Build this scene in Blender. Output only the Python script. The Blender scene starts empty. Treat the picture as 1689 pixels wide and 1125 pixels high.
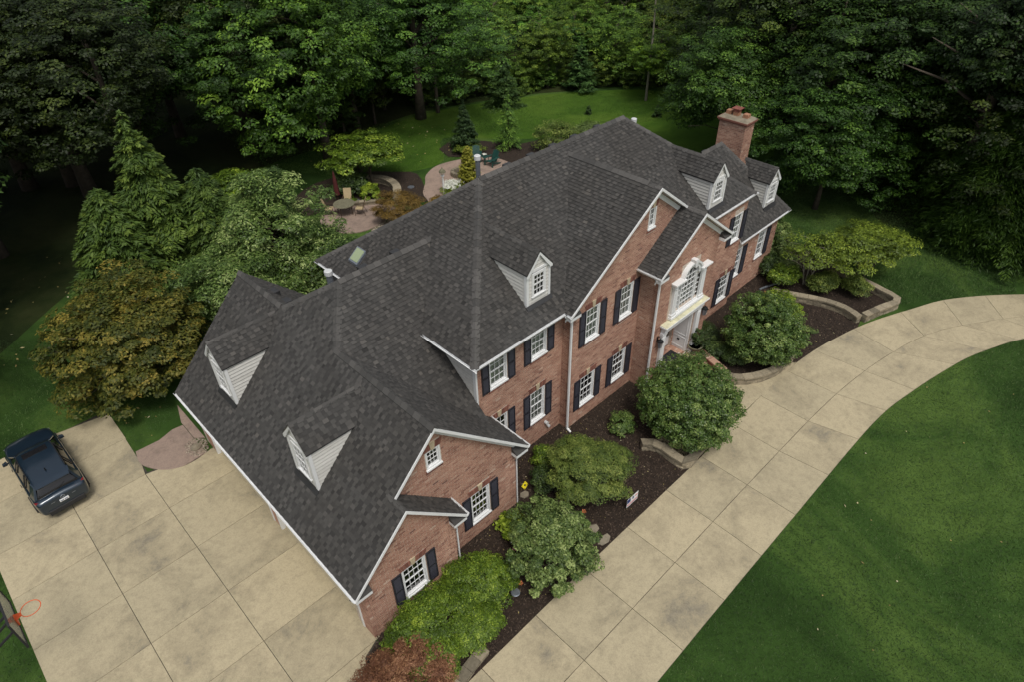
import bpy, math, random
import numpy as np
from mathutils import Matrix, Vector
R = math.radians
S = bpy.context.scene
COL = S.collection
random.seed(7)

# ------------------------------------------------------------------ camera, sky, sun, exposure
cd = bpy.data.cameras.new('camera'); cam = bpy.data.objects.new('camera', cd); COL.objects.link(cam)
rt = Vector((0.71557916, -0.69826825, -0.01918108)); up = Vector((0.44758155, 0.43724997, 0.78005334)); fw = Vector((0.53629956, 0.56677502, -0.62541895))
m = Matrix((rt, up, -fw)).transposed().to_4x4(); m.translation = Vector((-3.4983, -9.9357, 19.1529)); cam.matrix_world = m
cd.sensor_width = 36; cd.lens = 36 * 1111.71 / 1689; cd.clip_start = .1; cd.clip_end = 900
S.camera = cam
W = bpy.data.worlds.new('World'); S.world = W; W.use_nodes = True
nt = W.node_tree; bg = nt.nodes['Background']
sky = nt.nodes.new('ShaderNodeTexSky'); sky.sky_type = 'NISHITA'; sky.sun_disc = False
SUN_EL, SUN_AZ = R(62), R(205)
sky.sun_elevation = SUN_EL; sky.sun_rotation = SUN_AZ; sky.air_density = 1.6; sky.dust_density = 4; sky.ozone_density = .6
hs = nt.nodes.new('ShaderNodeHueSaturation'); hs.inputs['Saturation'].default_value = .3
nt.links.new(sky.outputs[0], hs.inputs['Color']); nt.links.new(hs.outputs[0], bg.inputs[0]); bg.inputs[1].default_value = .1
sd = bpy.data.lights.new('sun', 'SUN'); sd.energy = 1.45; sd.angle = R(16); sd.color = (1, .95, .86)
so = bpy.data.objects.new('sun', sd); COL.objects.link(so)
# blender sky: rotation measured clockwise from +Y
sdir = Vector((math.sin(SUN_AZ) * math.cos(SUN_EL), math.cos(SUN_AZ) * math.cos(SUN_EL), math.sin(SUN_EL)))
so.rotation_euler = sdir.to_track_quat('Z', 'Y').to_euler()
S.view_settings.view_transform = 'Standard'; S.view_settings.look = 'None'; S.view_settings.gamma = 1
S.view_settings.exposure = .2

# ------------------------------------------------------------------ materials
def nodes(name):
    m = bpy.data.materials.new(name); m.use_nodes = True
    return m, m.node_tree, m.node_tree.nodes['Principled BSDF']
def ramp(nt, fac, stops):
    r = nt.nodes.new('ShaderNodeValToRGB'); cr = r.color_ramp
    while len(cr.elements) < len(stops): cr.elements.new(.5)
    for e, (p, c) in zip(cr.elements, stops): e.position = p; e.color = (*c, 1)
    nt.links.new(fac, r.inputs[0]); return r.outputs[0]
def noise(nt, scale, detail=4, rough=.55, vec=None, dist=0):
    n = nt.nodes.new('ShaderNodeTexNoise'); n.inputs['Scale'].default_value = scale; n.inputs['Detail'].default_value = detail
    n.inputs['Roughness'].default_value = rough; n.inputs['Distortion'].default_value = dist
    if vec is None:
        t = nt.nodes.new('ShaderNodeTexCoord'); vec = t.outputs['Object']
    nt.links.new(vec, n.inputs['Vector']); return n.outputs['Fac']
def mix(nt, a, b, f, mode='MIX'):
    x = nt.nodes.new('ShaderNodeMix'); x.data_type = 'RGBA'; x.blend_type = mode
    for s, v in ((x.inputs[0], f), (x.inputs[6], a), (x.inputs[7], b)):
        if isinstance(v, (int, float)): s.default_value = v
        elif isinstance(v, tuple): s.default_value = (*v, 1)
        else: nt.links.new(v, s)
    return x.outputs[2]
def mth(nt, op, a, b=0.):
    x = nt.nodes.new('ShaderNodeMath'); x.operation = op
    for s, v in ((x.inputs[0], a), (x.inputs[1], b)):
        if isinstance(v, (int, float)): s.default_value = v
        else: nt.links.new(v, s)
    return x.outputs[0]
def bump(nt, bsdf, h, strength=.3, dist=.01):
    b = nt.nodes.new('ShaderNodeBump'); b.inputs['Strength'].default_value = strength; b.inputs['Distance'].default_value = dist
    nt.links.new(h, b.inputs['Height']); nt.links.new(b.outputs[0], bsdf.inputs['Normal'])
def plain(name, c, rough=.6, var=.12, scale=6, metal=0, bmp=0, bs=60):
    m, nt, b = nodes(name)
    f = noise(nt, scale)
    lo = tuple(x * (1 - var) for x in c); hi = tuple(min(1, x * (1 + var)) for x in c)
    nt.links.new(ramp(nt, f, [(.3, lo), (.7, hi)]), b.inputs['Base Color'])
    b.inputs['Roughness'].default_value = rough; b.inputs['Metallic'].default_value = metal
    if bmp: bump(nt, b, noise(nt, bs), bmp)
    return m
def toned(name, stops, rough=.8, nscale=40, namt=.3, big=None, bmp=.2, dist=.004):
    """colour from the per-face 'tone' attribute, times a fine noise"""
    m, nt, b = nodes(name)
    a = nt.nodes.new('ShaderNodeAttribute'); a.attribute_name = 'tone'
    c = ramp(nt, a.outputs['Fac'], stops)
    n = noise(nt, nscale)
    g = ramp(nt, n, [(.3, (1 - namt,) * 3), (.7, (1, 1, 1))])
    c = mix(nt, c, g, 1., 'MULTIPLY')
    if big:
        g2 = ramp(nt, noise(nt, big[0], 6, .62, dist=.8), [(.42, big[1]), (.58, (1, 1, 1))]); c = mix(nt, c, g2, 1., 'MULTIPLY')
    nt.links.new(c, b.inputs['Base Color']); b.inputs['Roughness'].default_value = rough
    if bmp: bump(nt, b, n, bmp, dist)
    return m
def leafmat(name, stops, rough=.55, trans=.25, tint=False):
    m, nt, b = nodes(name)
    a = nt.nodes.new('ShaderNodeAttribute'); a.attribute_name = 'tone'
    c = ramp(nt, a.outputs['Fac'], [(p, tuple(v * k * (1, 1.02, 1.1, 1.3)[i_] for v, k in zip(q, (1.62, 1.45, 1.15)))) for i_, (p, q) in enumerate(stops)])
    if tint:
        o = nt.nodes.new('ShaderNodeObjectInfo'); c = mix(nt, c, o.outputs['Color'], 1., 'MULTIPLY')
    nt.links.new(c, b.inputs['Base Color']); b.inputs['Roughness'].default_value = rough
    b.inputs['Specular IOR Level'].default_value = .35
    t = nt.nodes.new('ShaderNodeBsdfTranslucent'); nt.links.new(c, t.inputs[0])
    x = nt.nodes.new('ShaderNodeMixShader'); x.inputs[0].default_value = trans
    nt.links.new(b.outputs[0], x.inputs[1]); nt.links.new(t.outputs[0], x.inputs[2])
    nt.links.new(x.outputs[0], nt.nodes['Material Output'].inputs[0])
    return m

def concrete(name, base, stain, sc=.45):
    m, nt, b = nodes(name)
    oi0 = nt.nodes.new('ShaderNodeObjectInfo'); tc = nt.nodes.new('ShaderNodeTexCoord'); va = nt.nodes.new('ShaderNodeVectorMath'); va.operation = 'ADD'
    cm = nt.nodes.new('ShaderNodeCombineXYZ'); nt.links.new(mth(nt, 'MULTIPLY', oi0.outputs['Random'], 37.), cm.inputs[0]); nt.links.new(mth(nt, 'MULTIPLY', oi0.outputs['Random'], 3.), cm.inputs[2])
    nt.links.new(tc.outputs['Object'], va.inputs[0]); nt.links.new(cm.outputs[0], va.inputs[1]); vv = va.outputs[0]
    n1 = noise(nt, sc, 10, .72, vec=vv, dist=.4); n2 = noise(nt, 30, 5, .75); n3 = noise(nt, 5, 8, .75, vec=vv, dist=.2)
    c = ramp(nt, n1, [(.31, stain), (.41, tuple(x * .80 for x in base)), (.53, base)])
    c = mix(nt, c, ramp(nt, n3, [(.36, (.62, .63, .64)), (.52, (1, 1, 1))]), .42, 'MULTIPLY')
    c = mix(nt, c, ramp(nt, n2, [(.36, (.5, .5, .5)), (.55, (1, 1, 1))]), .42, 'MULTIPLY')
    oi = nt.nodes.new('ShaderNodeObjectInfo')
    c = mix(nt, c, ramp(nt, oi.outputs['Random'], [(0, (.90, .91, .92)), (1, (1, 1, 1))]), 1., 'MULTIPLY')
    nt.links.new(c, b.inputs['Base Color']); b.inputs['Roughness'].default_value = .9
    bump(nt, b, n2, .35, .004)
    return m

def grassmat(name, dark, mid, light, brown=None):
    m, nt, b = nodes(name)
    n1 = noise(nt, .13, 6, .62, dist=.8); n2 = noise(nt, 1.1, 6, .7); n3 = noise(nt, 60, 3, .7)
    c = ramp(nt, n1, [(.40, dark), (.5, mid), (.60, light)])
    c = mix(nt, c, ramp(nt, n2, [(.3, (.72, .75, .7)), (.65, (1.0, 1.0, 1.0))]), 1., 'MULTIPLY')
    c = mix(nt, c, ramp(nt, n3, [(.3, (.55, .58, .5)), (.62, (1, 1, 1))]), .8, 'MULTIPLY')
    if brown: c = mix(nt, c, brown, ramp(nt, noise(nt, .35, 4), [(.6, (0, 0, 0)), (.75, (.6, .6, .6))]))
    nt.links.new(c, b.inputs['Base Color']); b.inputs['Roughness'].default_value = .95
    b.inputs['Specular IOR Level'].default_value = .15
    bump(nt, b, n3, .9, .03)
    return m

M = {}
M['white'] = plain('white_paint', (.74, .75, .76), .5, .05, 2)
M['cream'] = plain('cream_paint', (.55, .49, .36), .6, .06, 2)
M['siding'] = toned('white_siding', [(0, (.60, .59, .56)), (1, (.70, .69, .66))], .6, 8, .12, None, 0)
M['lap_shadow'] = plain('siding_lap_shadow', (.13, .13, .125), .8, .1, 4)  # dark colour paints the shadow lines between clapboards
M['oldwhite'] = plain('weathered_white', (.62, .60, .42), .7, .25, 3)
M['mortar'] = plain('mortar', (.52, .44, .37), .95, .2, 8, bmp=.3)
M['brick'] = toned('brick', [(0, (.24, .13, .10)), (.15, (.38, .20, .145)), (.5, (.50, .285, .205)), (.85, (.57, .355, .26)), (1, (.64, .47, .37))], .9, 45, .3, (.5, (.82, .80, .80)), .4)
M['lintel'] = toned('lintel_brick', [(0, (.16, .06, .045)), (1, (.33, .14, .10))], .9, 45, .3)
M['stone'] = plain('keystone', (.46, .38, .26), .85, .15, 6)
M['shingle'] = toned('asphalt_shingle', [(0, (.026, .025, .024)), (.3, (.044, .0425, .0415)), (.62, (.072, .069, .066)), (.85, (.098, .093, .088)), (1, (.125, .115, .104))], .92, 90, .35, (.22, (.86, .84, .82)), .5, .003)
M['ridge'] = toned('ridge_cap_shingle', [(0, (.062, .060, .058)), (1, (.118, .112, .107))], .92, 90, .3, None, .5, .003)
M['shutter'] = plain('shutter_paint', (.022, .022, .032), .45, .15, 3)
M['flash'] = plain('metal_flashing', (.03, .03, .032), .5, .2, 4)
M['glassdark'] = plain('room_dark', (.012, .013, .014), .9, .3, 2)
M['curtain'] = plain('window_blind', (.66, .66, .58), .8, .1, 8)
M['black'] = plain('black_rubber', (.015, .015, .017), .7, .2, 10)
M['iron'] = plain('dark_metal', (.02, .02, .022), .4, .2, 10, .6)
M['galv'] = plain('galvanised_metal', (.30, .33, .38), .35, .15, 9, .7)
M['pvc'] = plain('white_pipe', (.55, .56, .57), .5, .05, 5)
M['slab'] = concrete('driveway_concrete', (.47, .40, .265), (.23, .205, .155))
M['joint'] = plain('joint_soil', (.05, .045, .035), .95, .3, 9)
M['stamped'] = concrete('stamped_concrete', (.34, .25, .20), (.21, .165, .135), 1.2)
M['grass'] = grassmat('lawn_grass', (.030, .068, .013), (.050, .105, .021), (.100, .170, .036))
M['grass2'] = grassmat('back_lawn_grass', (.055, .120, .012), (.075, .150, .016), (.10, .175, .022))
M['blade2'] = toned('back_grass_blades', [(0, (.055, .12, .012)), (.6, (.085, .165, .018)), (1, (.13, .20, .035))], .8, 1.1, .3, (.13, (.7, .75, .65)), 0)
M['wood_floor_shade'] = grassmat('woodland_soil_lawn_shade', (.014, .026, .007), (.030, .045, .012), (.045, .055, .018))  # wood floor; its dark colour also serves as shade on the left lawn
M['blade'] = toned('grass_blades', [(0, (.036, .082, .015)), (.6, (.066, .132, .027)), (1, (.13, .18, .05))], .8, 1.1, .35, (.11, (.50, .58, .46)), 0)
M['mulch'] = toned('bark_mulch', [(0, (.010, .006, .004)), (.55, (.045, .028, .019)), (1, (.17, .125, .09))], .95, 30, .3)
M['soil'] = plain('mulch_bed_soil', (.026, .016, .010), .98, .4, 14, bmp=.8, bs=40)
M['wallstone'] = toned('retaining_stone', [(0, (.18, .155, .11)), (.5, (.30, .255, .18)), (1, (.40, .34, .24))], .95, 12, .35, None, .6, .01)
M['flag'] = plain('flagstone', (.22, .19, .14), .9, .25, 5, bmp=.4)
M['bare'] = plain('worn_grass_edge', (.10, .11, .04), .95, .4, 6, bmp=.5)
M['pebble'] = toned('river_pebbles', [(0, (.10, .08, .06)), (.5, (.27, .22, .16)), (1, (.50, .44, .36))], .8, 9, .2)
M['trunk'] = plain('bark', (.075, .06, .045), .95, .35, 5, bmp=.8, bs=12)
M['paletrunk'] = plain('pale_bark', (.22, .20, .16), .9, .3, 7, bmp=.4, bs=15)
M['leaf_litter'] = toned('fallen_leaves', [(0, (.16, .11, .04)), (.6, (.36, .30, .10)), (1, (.62, .58, .42))], .7, 3, .1, None, 0)
G = lambda a, b, c, d: [(0, a), (.35, b), (.7, c), (1, d)]
M['f_tree'] = leafmat('tree_leaves', G((.012, .030, .007), (.022, .052, .011), (.040, .085, .016), (.075, .13, .028)), tint=True)
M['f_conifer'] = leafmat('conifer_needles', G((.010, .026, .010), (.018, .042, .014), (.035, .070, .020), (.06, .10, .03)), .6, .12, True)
M['f_holly'] = leafmat('round_shrub_leaves', G((.021, .048, .012), (.044, .088, .023), (.074, .128, .036), (.13, .185, .07)), .4, .2)
M['f_jm'] = leafmat('green_japanese_maple_leaves', G((.028, .052, .012), (.060, .100, .022), (.098, .142, .034), (.15, .19, .06)), .6, .25)
M['f_vib'] = leafmat('viburnum_leaves', G((.026, .052, .016), (.056, .098, .030), (.100, .155, .054), (.17, .23, .105)), .5, .2)
M['f_yew'] = leafmat('spreading_yew_leaves', G((.026, .055, .006), (.052, .100, .010), (.085, .150, .018), (.16, .23, .035)), .5, .25)
M['f_box'] = leafmat('dark_hedge_leaves', G((.012, .026, .008), (.022, .046, .013), (.035, .065, .018), (.06, .095, .03)), .5, .15)
M['f_red'] = leafmat('red_maple_leaves', G((.06, .028, .018), (.115, .055, .036), (.17, .095, .062), (.23, .15, .10)), .6, .25)
M['f_brown'] = leafmat('bronze_maple_leaves', G((.05, .035, .010), (.09, .062, .018), (.13, .092, .025), (.16, .12, .035)), .6, .25)
M['f_amur'] = leafmat('autumn_maple_leaves', G((.020, .032, .006), (.048, .062, .010), (.085, .090, .017), (.135, .118, .026)), .6, .25)
M['f_silver'] = leafmat('silver_green_leaves', G((.022, .048, .012), (.050, .095, .026), (.098, .165, .050), (.185, .25, .115)), .45, .25)
M['f_lime'] = leafmat('lime_leaves', G((.045, .085, .008), (.09, .15, .014), (.14, .215, .022), (.20, .28, .04)), .5, .3)
M['f_honey'] = leafmat('yellow_green_leaves', G((.034, .060, .010), (.066, .108, .015), (.118, .182, .025), (.185, .25, .045)), .5, .3)
M['f_gold'] = leafmat('golden_arborvitae_leaves', G((.06, .08, .01), (.11, .13, .018), (.17, .19, .03), (.26, .26, .06)), .6, .2)
M['petal'] = plain('white_petals', (.75, .76, .68), .6, .1, 5)
M['pink'] = plain('pink_petals', (.62, .18, .30), .6, .2, 5)
M['orangep'] = plain('orange_petals', (.70, .24, .10), .6, .2, 5)
M['mesh_tan'] = plain('tan_sling', (.42, .33, .19), .8, .1, 12)
M['maroon'] = plain('maroon_canvas', (.075, .012, .012), .8, .2, 5)
M['green_plastic'] = plain('dark_green_plastic', (.01, .055, .045), .5, .15, 4)
M['orange'] = plain('orange_rim_paint', (.72, .10, .02), .45, .1, 5)
M['yellow'] = plain('yellow_plastic', (.72, .60, .02), .5, .1, 5)
M['blue'] = plain('blue_print', (.02, .035, .16), .6, .1, 5)
M['redp'] = plain('red_print', (.55, .06, .08), .6, .1, 5)
M['brown'] = plain('brown_metal', (.06, .035, .02), .5, .1, 5)
M['terracotta'] = plain('clay_flue', (.34, .17, .10), .85, .15, 8)
M['rust'] = plain('rusty_cap', (.22, .07, .05), .7, .3, 6)
M['urn'] = plain('weathered_urn', (.15, .14, .09), .85, .25, 9, bmp=.3)
m_, nt_, b_ = nodes('window_glass')
b_.inputs['Base Color'].default_value = (.03, .035, .04, 1); b_.inputs['Roughness'].default_value = .04
tr_ = nt_.nodes.new('ShaderNodeBsdfTransparent'); tr_.inputs[0].default_value = (.8, .85, .85, 1)
fr_ = nt_.nodes.new('ShaderNodeFresnel'); fr_.inputs[0].default_value = 1.5
mx_ = nt_.nodes.new('ShaderNodeMixShader'); gl_ = nt_.nodes.new('ShaderNodeBsdfGlossy'); gl_.inputs['Roughness'].default_value = .03
nt_.links.new(mth(nt_, 'ADD', mth(nt_, 'MULTIPLY', fr_.outputs[0], 1.6), .03), mx_.inputs[0]); nt_.links.new(tr_.outputs[0], mx_.inputs[1]); nt_.links.new(gl_.outputs[0], mx_.inputs[2])
nt_.links.new(mx_.outputs[0], nt_.nodes['Material Output'].inputs[0]); M['glass'] = m_
m_, nt_, b_ = nodes('skylight_glass'); b_.inputs['Base Color'].default_value = (.30, .36, .22, 1); b_.inputs['Roughness'].default_value = .12; M['skyglass'] = m_
m_, nt_, b_ = nodes('clear_board'); b_.inputs['Base Color'].default_value = (.36, .39, .33, 1); b_.inputs['Roughness'].default_value = .15; b_.inputs['Alpha'].default_value = .55; M['acrylic'] = m_
m_, nt_, b_ = nodes('car_paint_blue'); b_.inputs['Base Color'].default_value = (.014, .028, .047, 1); b_.inputs['Metallic'].default_value = .35; b_.inputs['Roughness'].default_value = .28
b_.inputs['Coat Weight'].default_value = .8; b_.inputs['Coat Roughness'].default_value = .06; M['carpaint'] = m_
m_, nt_, b_ = nodes('car_glass'); b_.inputs['Base Color'].default_value = (.012, .012, .014, 1); b_.inputs['Roughness'].default_value = .08; M['carglass'] = m_
m_, nt_, b_ = nodes('tail_light_plastic'); b_.inputs['Base Color'].default_value = (.22, .01, .012, 1); b_.inputs['Roughness'].default_value = .15; M['tail'] = m_

# ------------------------------------------------------------------ mesh helpers
class MB:
    """collects polygons in a local frame and links them as one object"""
    def __init__(s, T=None): s.v = []; s.f = []; s.t = []; s.T = T
    def pt(s, p):
        if s.T is not None: p = s.T @ Vector(p)
        s.v.append((p[0], p[1], p[2])); return len(s.v) - 1
    def poly(s, pts, tone=.5): s.f.append([s.pt(p) for p in pts]); s.t.append(tone)
    def box(s, x0, x1, y0, y1, z0, z1, tone=.5):
        i = [s.pt((x, y, z)) for z in (z0, z1) for y in (y0, y1) for x in (x0, x1)]
        for q in ((0, 2, 3, 1), (4, 5, 7, 6), (0, 1, 5, 4), (2, 6, 7, 3), (0, 4, 6, 2), (1, 3, 7, 5)):
            s.f.append([i[k] for k in q]); s.t.append(tone)
    def hexa(s, lo, hi, tone=.5):
        n = len(lo); a = [s.pt(p) for p in lo]; b = [s.pt(p) for p in hi]
        s.f.append(a[::-1]); s.f.append(b); s.t += [tone, tone]
        for k in range(n): s.f.append([a[k], a[(k + 1) % n], b[(k + 1) % n], b[k]]); s.t.append(tone)
    def pane(s, x0, x1, y, z0, z1): s.poly([(x0, y, z0), (x1, y, z0), (x1, y, z1), (x0, y, z1)])
    def prism_y(s, xz, y0, y1, tone=.5):
        s.hexa([(x, y0, z) for x, z in xz], [(x, y1, z) for x, z in xz], tone)
    def prism_z(s, xy, z0, z1, tone=.5):
        s.hexa([(x, y, z0) for x, y in xy], [(x, y, z1) for x, y in xy], tone)
    def bar(s, p0, p1, w, h=None, tone=.5):
        """rectangular bar between two points"""
        h = h or w; p0 = Vector(p0); p1 = Vector(p1); d = (p1 - p0).normalized()
        a = d.cross(Vector((0, 0, 1))); a = Vector((1, 0, 0)) if a.length < 1e-3 else a.normalized(); b = a.cross(d)
        o = [a * (w / 2) + b * (h / 2), -a * (w / 2) + b * (h / 2), -a * (w / 2) - b * (h / 2), a * (w / 2) - b * (h / 2)]
        s.hexa([tuple(p0 + q) for q in o], [tuple(p1 + q) for q in o], tone)
    def tube(s, pts, rad, n=8, tone=.5, cap=True):
        P = [Vector(p) for p in pts]; rr = rad if isinstance(rad, (list, tuple)) else [rad] * len(P); prev = None; ref = None
        for k, p in enumerate(P):
            d = (P[min(k + 1, len(P) - 1)] - P[max(k - 1, 0)]).normalized()
            if ref is None: ref = d.orthogonal().normalized()
            a = (ref - d * ref.dot(d)).normalized(); ref = a; b = d.cross(a)
            ring = [s.pt(p + (a * math.cos(2 * math.pi * j / n) + b * math.sin(2 * math.pi * j / n)) * rr[k]) for j in range(n)]
            if prev:
                for j in range(n): s.f.append([prev[j], prev[(j + 1) % n], ring[(j + 1) % n], ring[j]]); s.t.append(tone)
            elif cap: s.f.append(ring[::-1]); s.t.append(tone)
            prev = ring
        if cap: s.f.append(prev); s.t.append(tone)
    def lathe(s, prof, n=20, c=(0, 0), tone=.5):
        s.tube([(c[0], c[1], z) for r, z in prof], [max(r, .001) for r, z in prof], n, tone)
    def ring(s, cx, cy, z, r, t, n=24, axis='z', sx=1, tone=.5):
        m_ = 6
        g = []
        for i in range(n):
            a = 2 * math.pi * i / n
            row = []
            for j in range(m_):
                b = 2 * math.pi * j / m_; rr_ = r + t * math.cos(b)
                u, v, w = rr_ * math.cos(a) * sx, rr_ * math.sin(a), t * math.sin(b)
                row.append(s.pt((cx + u, cy + v, z + w) if axis == 'z' else (cx + u, cy + w, z + v)))
            g.append(row)
        for i in range(n):
            for j in range(m_): s.f.append([g[i][j], g[(i + 1) % n][j], g[(i + 1) % n][(j + 1) % m_], g[i][(j + 1) % m_]]); s.t.append(tone)
    def build(s, name, mat, parent=None, smooth=False, bevel=0, fix=False):
        me = bpy.data.meshes.new(name); me.from_pydata(s.v, [], s.f)
        if isinstance(mat, str): mat = M[mat]
        me.materials.append(mat)
        a = me.attributes.new('tone', 'FLOAT', 'FACE'); a.data.foreach_set('value', s.t)
        if fix:
            import bmesh
            b = bmesh.new(); b.from_mesh(me); bmesh.ops.recalc_face_normals(b, faces=b.faces); b.to_mesh(me); b.free()
        if smooth: me.polygons.foreach_set('use_smooth', [True] * len(me.polygons))
        o = bpy.data.objects.new(name, me); COL.objects.link(o)
        if parent: o.parent = parent
        if bevel:
            bv = o.modifiers.new('bevel', 'BEVEL'); bv.width = bevel; bv.segments = 2; bv.limit_method = 'ANGLE'
        return o
def empty(name, loc=(0, 0, 0), rz=0):
    o = bpy.data.objects.new(name, None); COL.objects.link(o); o.location = loc; o.rotation_euler = (0, 0, rz); o.empty_display_size = .2; return o
def tag(o, label, cat, group=None):
    o['label'] = label; o['category'] = cat
    if group: o['group'] = group
    return o
def struct(o): o['kind'] = 'structure'; return o
def stuff(o): o['kind'] = 'stuff'; return o
def nmesh(name, V, F, tone, mat, parent=None):
    """numpy quads -> mesh"""
    me = bpy.data.meshes.new(name); n = len(V); k = len(F); q = F.shape[1]
    me.vertices.add(n); me.vertices.foreach_set('co', np.ascontiguousarray(V, np.float32).ravel())
    me.loops.add(k * q); me.loops.foreach_set('vertex_index', np.ascontiguousarray(F, np.int32).ravel())
    me.polygons.add(k); me.polygons.foreach_set('loop_start', np.arange(0, k * q, q, dtype=np.int32))
    me.update(calc_edges=True)
    a = me.attributes.new('tone', 'FLOAT', 'FACE'); a.data.foreach_set('value', np.clip(tone, 0, 1).astype(np.float32))
    me.materials.append(M[mat] if isinstance(mat, str) else mat)
    o = bpy.data.objects.new(name, me); COL.objects.link(o)
    if parent: o.parent = parent
    return o
def clip(poly, x0, x1, y0, y1):
    for ax, val, sg in ((0, x0, 1), (0, x1, -1), (1, y0, 1), (1, y1, -1)):
        out = []; n = len(poly)
        for i in range(n):
            a, b = poly[i], poly[(i + 1) % n]; da = (a[ax] - val) * sg; db = (b[ax] - val) * sg
            if da >= 0: out.append(a)
            if (da > 0 and db < 0) or (da < 0 and db > 0):
                t = da / (da - db); out.append((a[0] + (b[0] - a[0]) * t, a[1] + (b[1] - a[1]) * t))
        poly = out
        if len(poly) < 3: return []
    return poly
def area(p): return abs(sum(p[i][0] * p[(i + 1) % len(p)][1] - p[(i + 1) % len(p)][0] * p[i][1] for i in range(len(p)))) / 2
def inside(p, x, y):
    c = False; n = len(p)
    for i in range(n):
        (x0, y0), (x1, y1) = p[i], p[i - 1]
        if (y0 > y) != (y1 > y) and x < (x1 - x0) * (y - y0) / (y1 - y0) + x0: c = not c
    return c
CAMP = Vector((-3.4983, -9.9357, 19.1529))

# ------------------------------------------------------------------ house: walls, bricks, roofs
HOUSE = tag(empty('brick_house', (9, 5, 0)), 'large two storey red brick house with dark grey shingled roofs, white dormers and black shutters', 'house')
HINV = Matrix.Translation((-9, -5, 0))
def hb(mb, name, mat, parent=None, **k):
    """build a part in world coordinates under the house (or under a part that sits at the house origin)"""
    o = mb.build(name, mat, parent or HOUSE, **k)
    if parent is None: o.matrix_parent_inverse = HINV.copy()
    return o
def front(y): return Matrix.Translation((0, y, 0))                       # faces -Y, local x = world x
def left(x): return Matrix(((0, 1, 0, x), (-1, 0, 0, 0), (0, 0, 1, 0), (0, 0, 0, 1)))   # faces -X, local x = -world y
BR = []      # every brick: (distance, verts, faces, tone)
def brick_piece(T, poly, depth, tone):
    n = len(poly)
    v = [T @ Vector((x, -depth, z)) for x, z in poly] + [T @ Vector((x, .004, z)) for x, z in poly]
    f = [list(range(n))] + [[k + n, (k + 1) % n + n, (k + 1) % n, k] for k in range(n)]
    BR.append(((v[0] - CAMP).length, v, f, tone))
def bricks(T, poly, openings=(), seed=0, bl=.205, bh=.066):
    rnd = random.Random(seed); gx, gz = .013, .014
    xs = [p[0] for p in poly]; zs = [p[1] for p in poly]; r = 0; z = min(zs)
    while z < max(zs):
        x = min(xs) - rnd.random() * .02 - (bl / 2 if r % 2 else 0); drift = rnd.gauss(0, .08)
        while x < max(xs):
            c = clip(poly, x, x + bl, z, z + bh)
            if c and area(c) > .0008:
                segs = [(x, x + bl)]
                for (a, b, c0, c1) in openings:
                    if z + bh > c0 + .002 and z < c1 - .002:
                        ns = []
                        for s0, s1 in segs:
                            if s1 <= a or s0 >= b: ns.append((s0, s1)); continue
                            if s0 < a: ns.append((s0, a))
                            if s1 > b: ns.append((b, s1))
                        segs = ns
                t = min(1, max(0, rnd.gauss(.5, .19)))
                if rnd.random() < .03: t = .1
                for s0, s1 in segs:
                    if s1 - s0 > .012:
                        cc = c if (s0, s1) == (x, x + bl) else clip(poly, s0, s1, z, z + bh)
                        if cc: brick_piece(T, cc, .006 + rnd.random() * .004, t)
            x += bl + gx
        z += bh + gz; r += 1
def wall(T, poly, openings=(), name='brick_wall', mat='mortar', th=.28, seed=0, withbricks=True):
    mb = MB(T); xs = sorted({min(p[0] for p in poly), max(p[0] for p in poly)} | {o for q in openings for o in q[:2]})
    for a, b in zip(xs, xs[1:]):
        if b - a < 1e-4: continue
        cuts = sorted([(q[2], q[3]) for q in openings if q[0] < (a + b) / 2 < q[1]]); z0 = -1
        for lo, hi in cuts + [(99, 99)]:
            c = clip(poly, a, b, z0, lo)
            if c: mb.prism_y(c, 0, th)
            z0 = hi
    o = hb(mb, name, mat, fix=True)
    if withbricks: bricks(T, poly, openings_with_lintel(openings), seed)
    return o
def openings_with_lintel(ops): return [tuple(q[:4]) for q in ops]

ROOFSH = []     # shingles
def shingle_plane(poly, zf, seed=0, ex=.125):
    """poly: plan outline; zf: (a,b,c) with z = a + b x + c y"""
    a, b, c = zf; rnd = random.Random(seed)
    g = math.hypot(b, c); n = Vector((-b, -c, 1)).normalized()
    s = Vector((b / g, c / g, g)).normalized(); t = s.cross(n).normalized()
    P = [Vector((x, y, a + b * x + c * y)) for x, y in poly]; O = P[0].copy()
    uv = [((p - O).dot(t), (p - O).dot(s)) for p in P]
    us = [p[0] for p in uv]; vs = [p[1] for p in uv]; v = min(vs)
    while v < max(vs):
        row = clip(uv, min(us) - 1, max(us) + 1, v, v + ex)
        if not row: v += ex; continue
        u = min(p[0] for p in row) - rnd.random() * .3; ue = max(p[0] for p in row); up_ = rnd.random() < .5
        while u < ue:
            w = rnd.choice((.09, .11, .13, .15, .17, .2)); up_ = not up_
            cc = clip(row, u, u + w, v, v + ex)
            if cc and area(cc) > .0006:
                h = .027 if up_ else .017; tone = min(1, max(0, rnd.gauss(.62 if up_ else .38, .12)))
                top = [O + t * x + s * y + n * (.003 + (h - .003) * max(0, 1 - (y - v) / ex) + .002) for x, y in cc]
                bot = [O + t * x + s * y - n * .004 for x, y in cc]; k = len(cc)
                f = [list(range(k))] + [[i + k, (i + 1) % k + k, (i + 1) % k, i] for i in range(k)]
                ROOFSH.append(((top[0] - CAMP).length, top + bot, f, tone))
            u += w
        v += ex
def roof_part(planes, name='roof', parent=None, th=.10, mat='white', seed=0):
    mb = MB()
    for k, (poly, zf) in enumerate(planes):
        a, b, c = zf
        mb.hexa([(x, y, a + b * x + c * y - th) for x, y in poly], [(x, y, a + b * x + c * y - .004) for x, y in poly])
        shingle_plane(poly, zf, seed * 10 + k)
    return hb(mb, name, mat, parent, fix=True)
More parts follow.
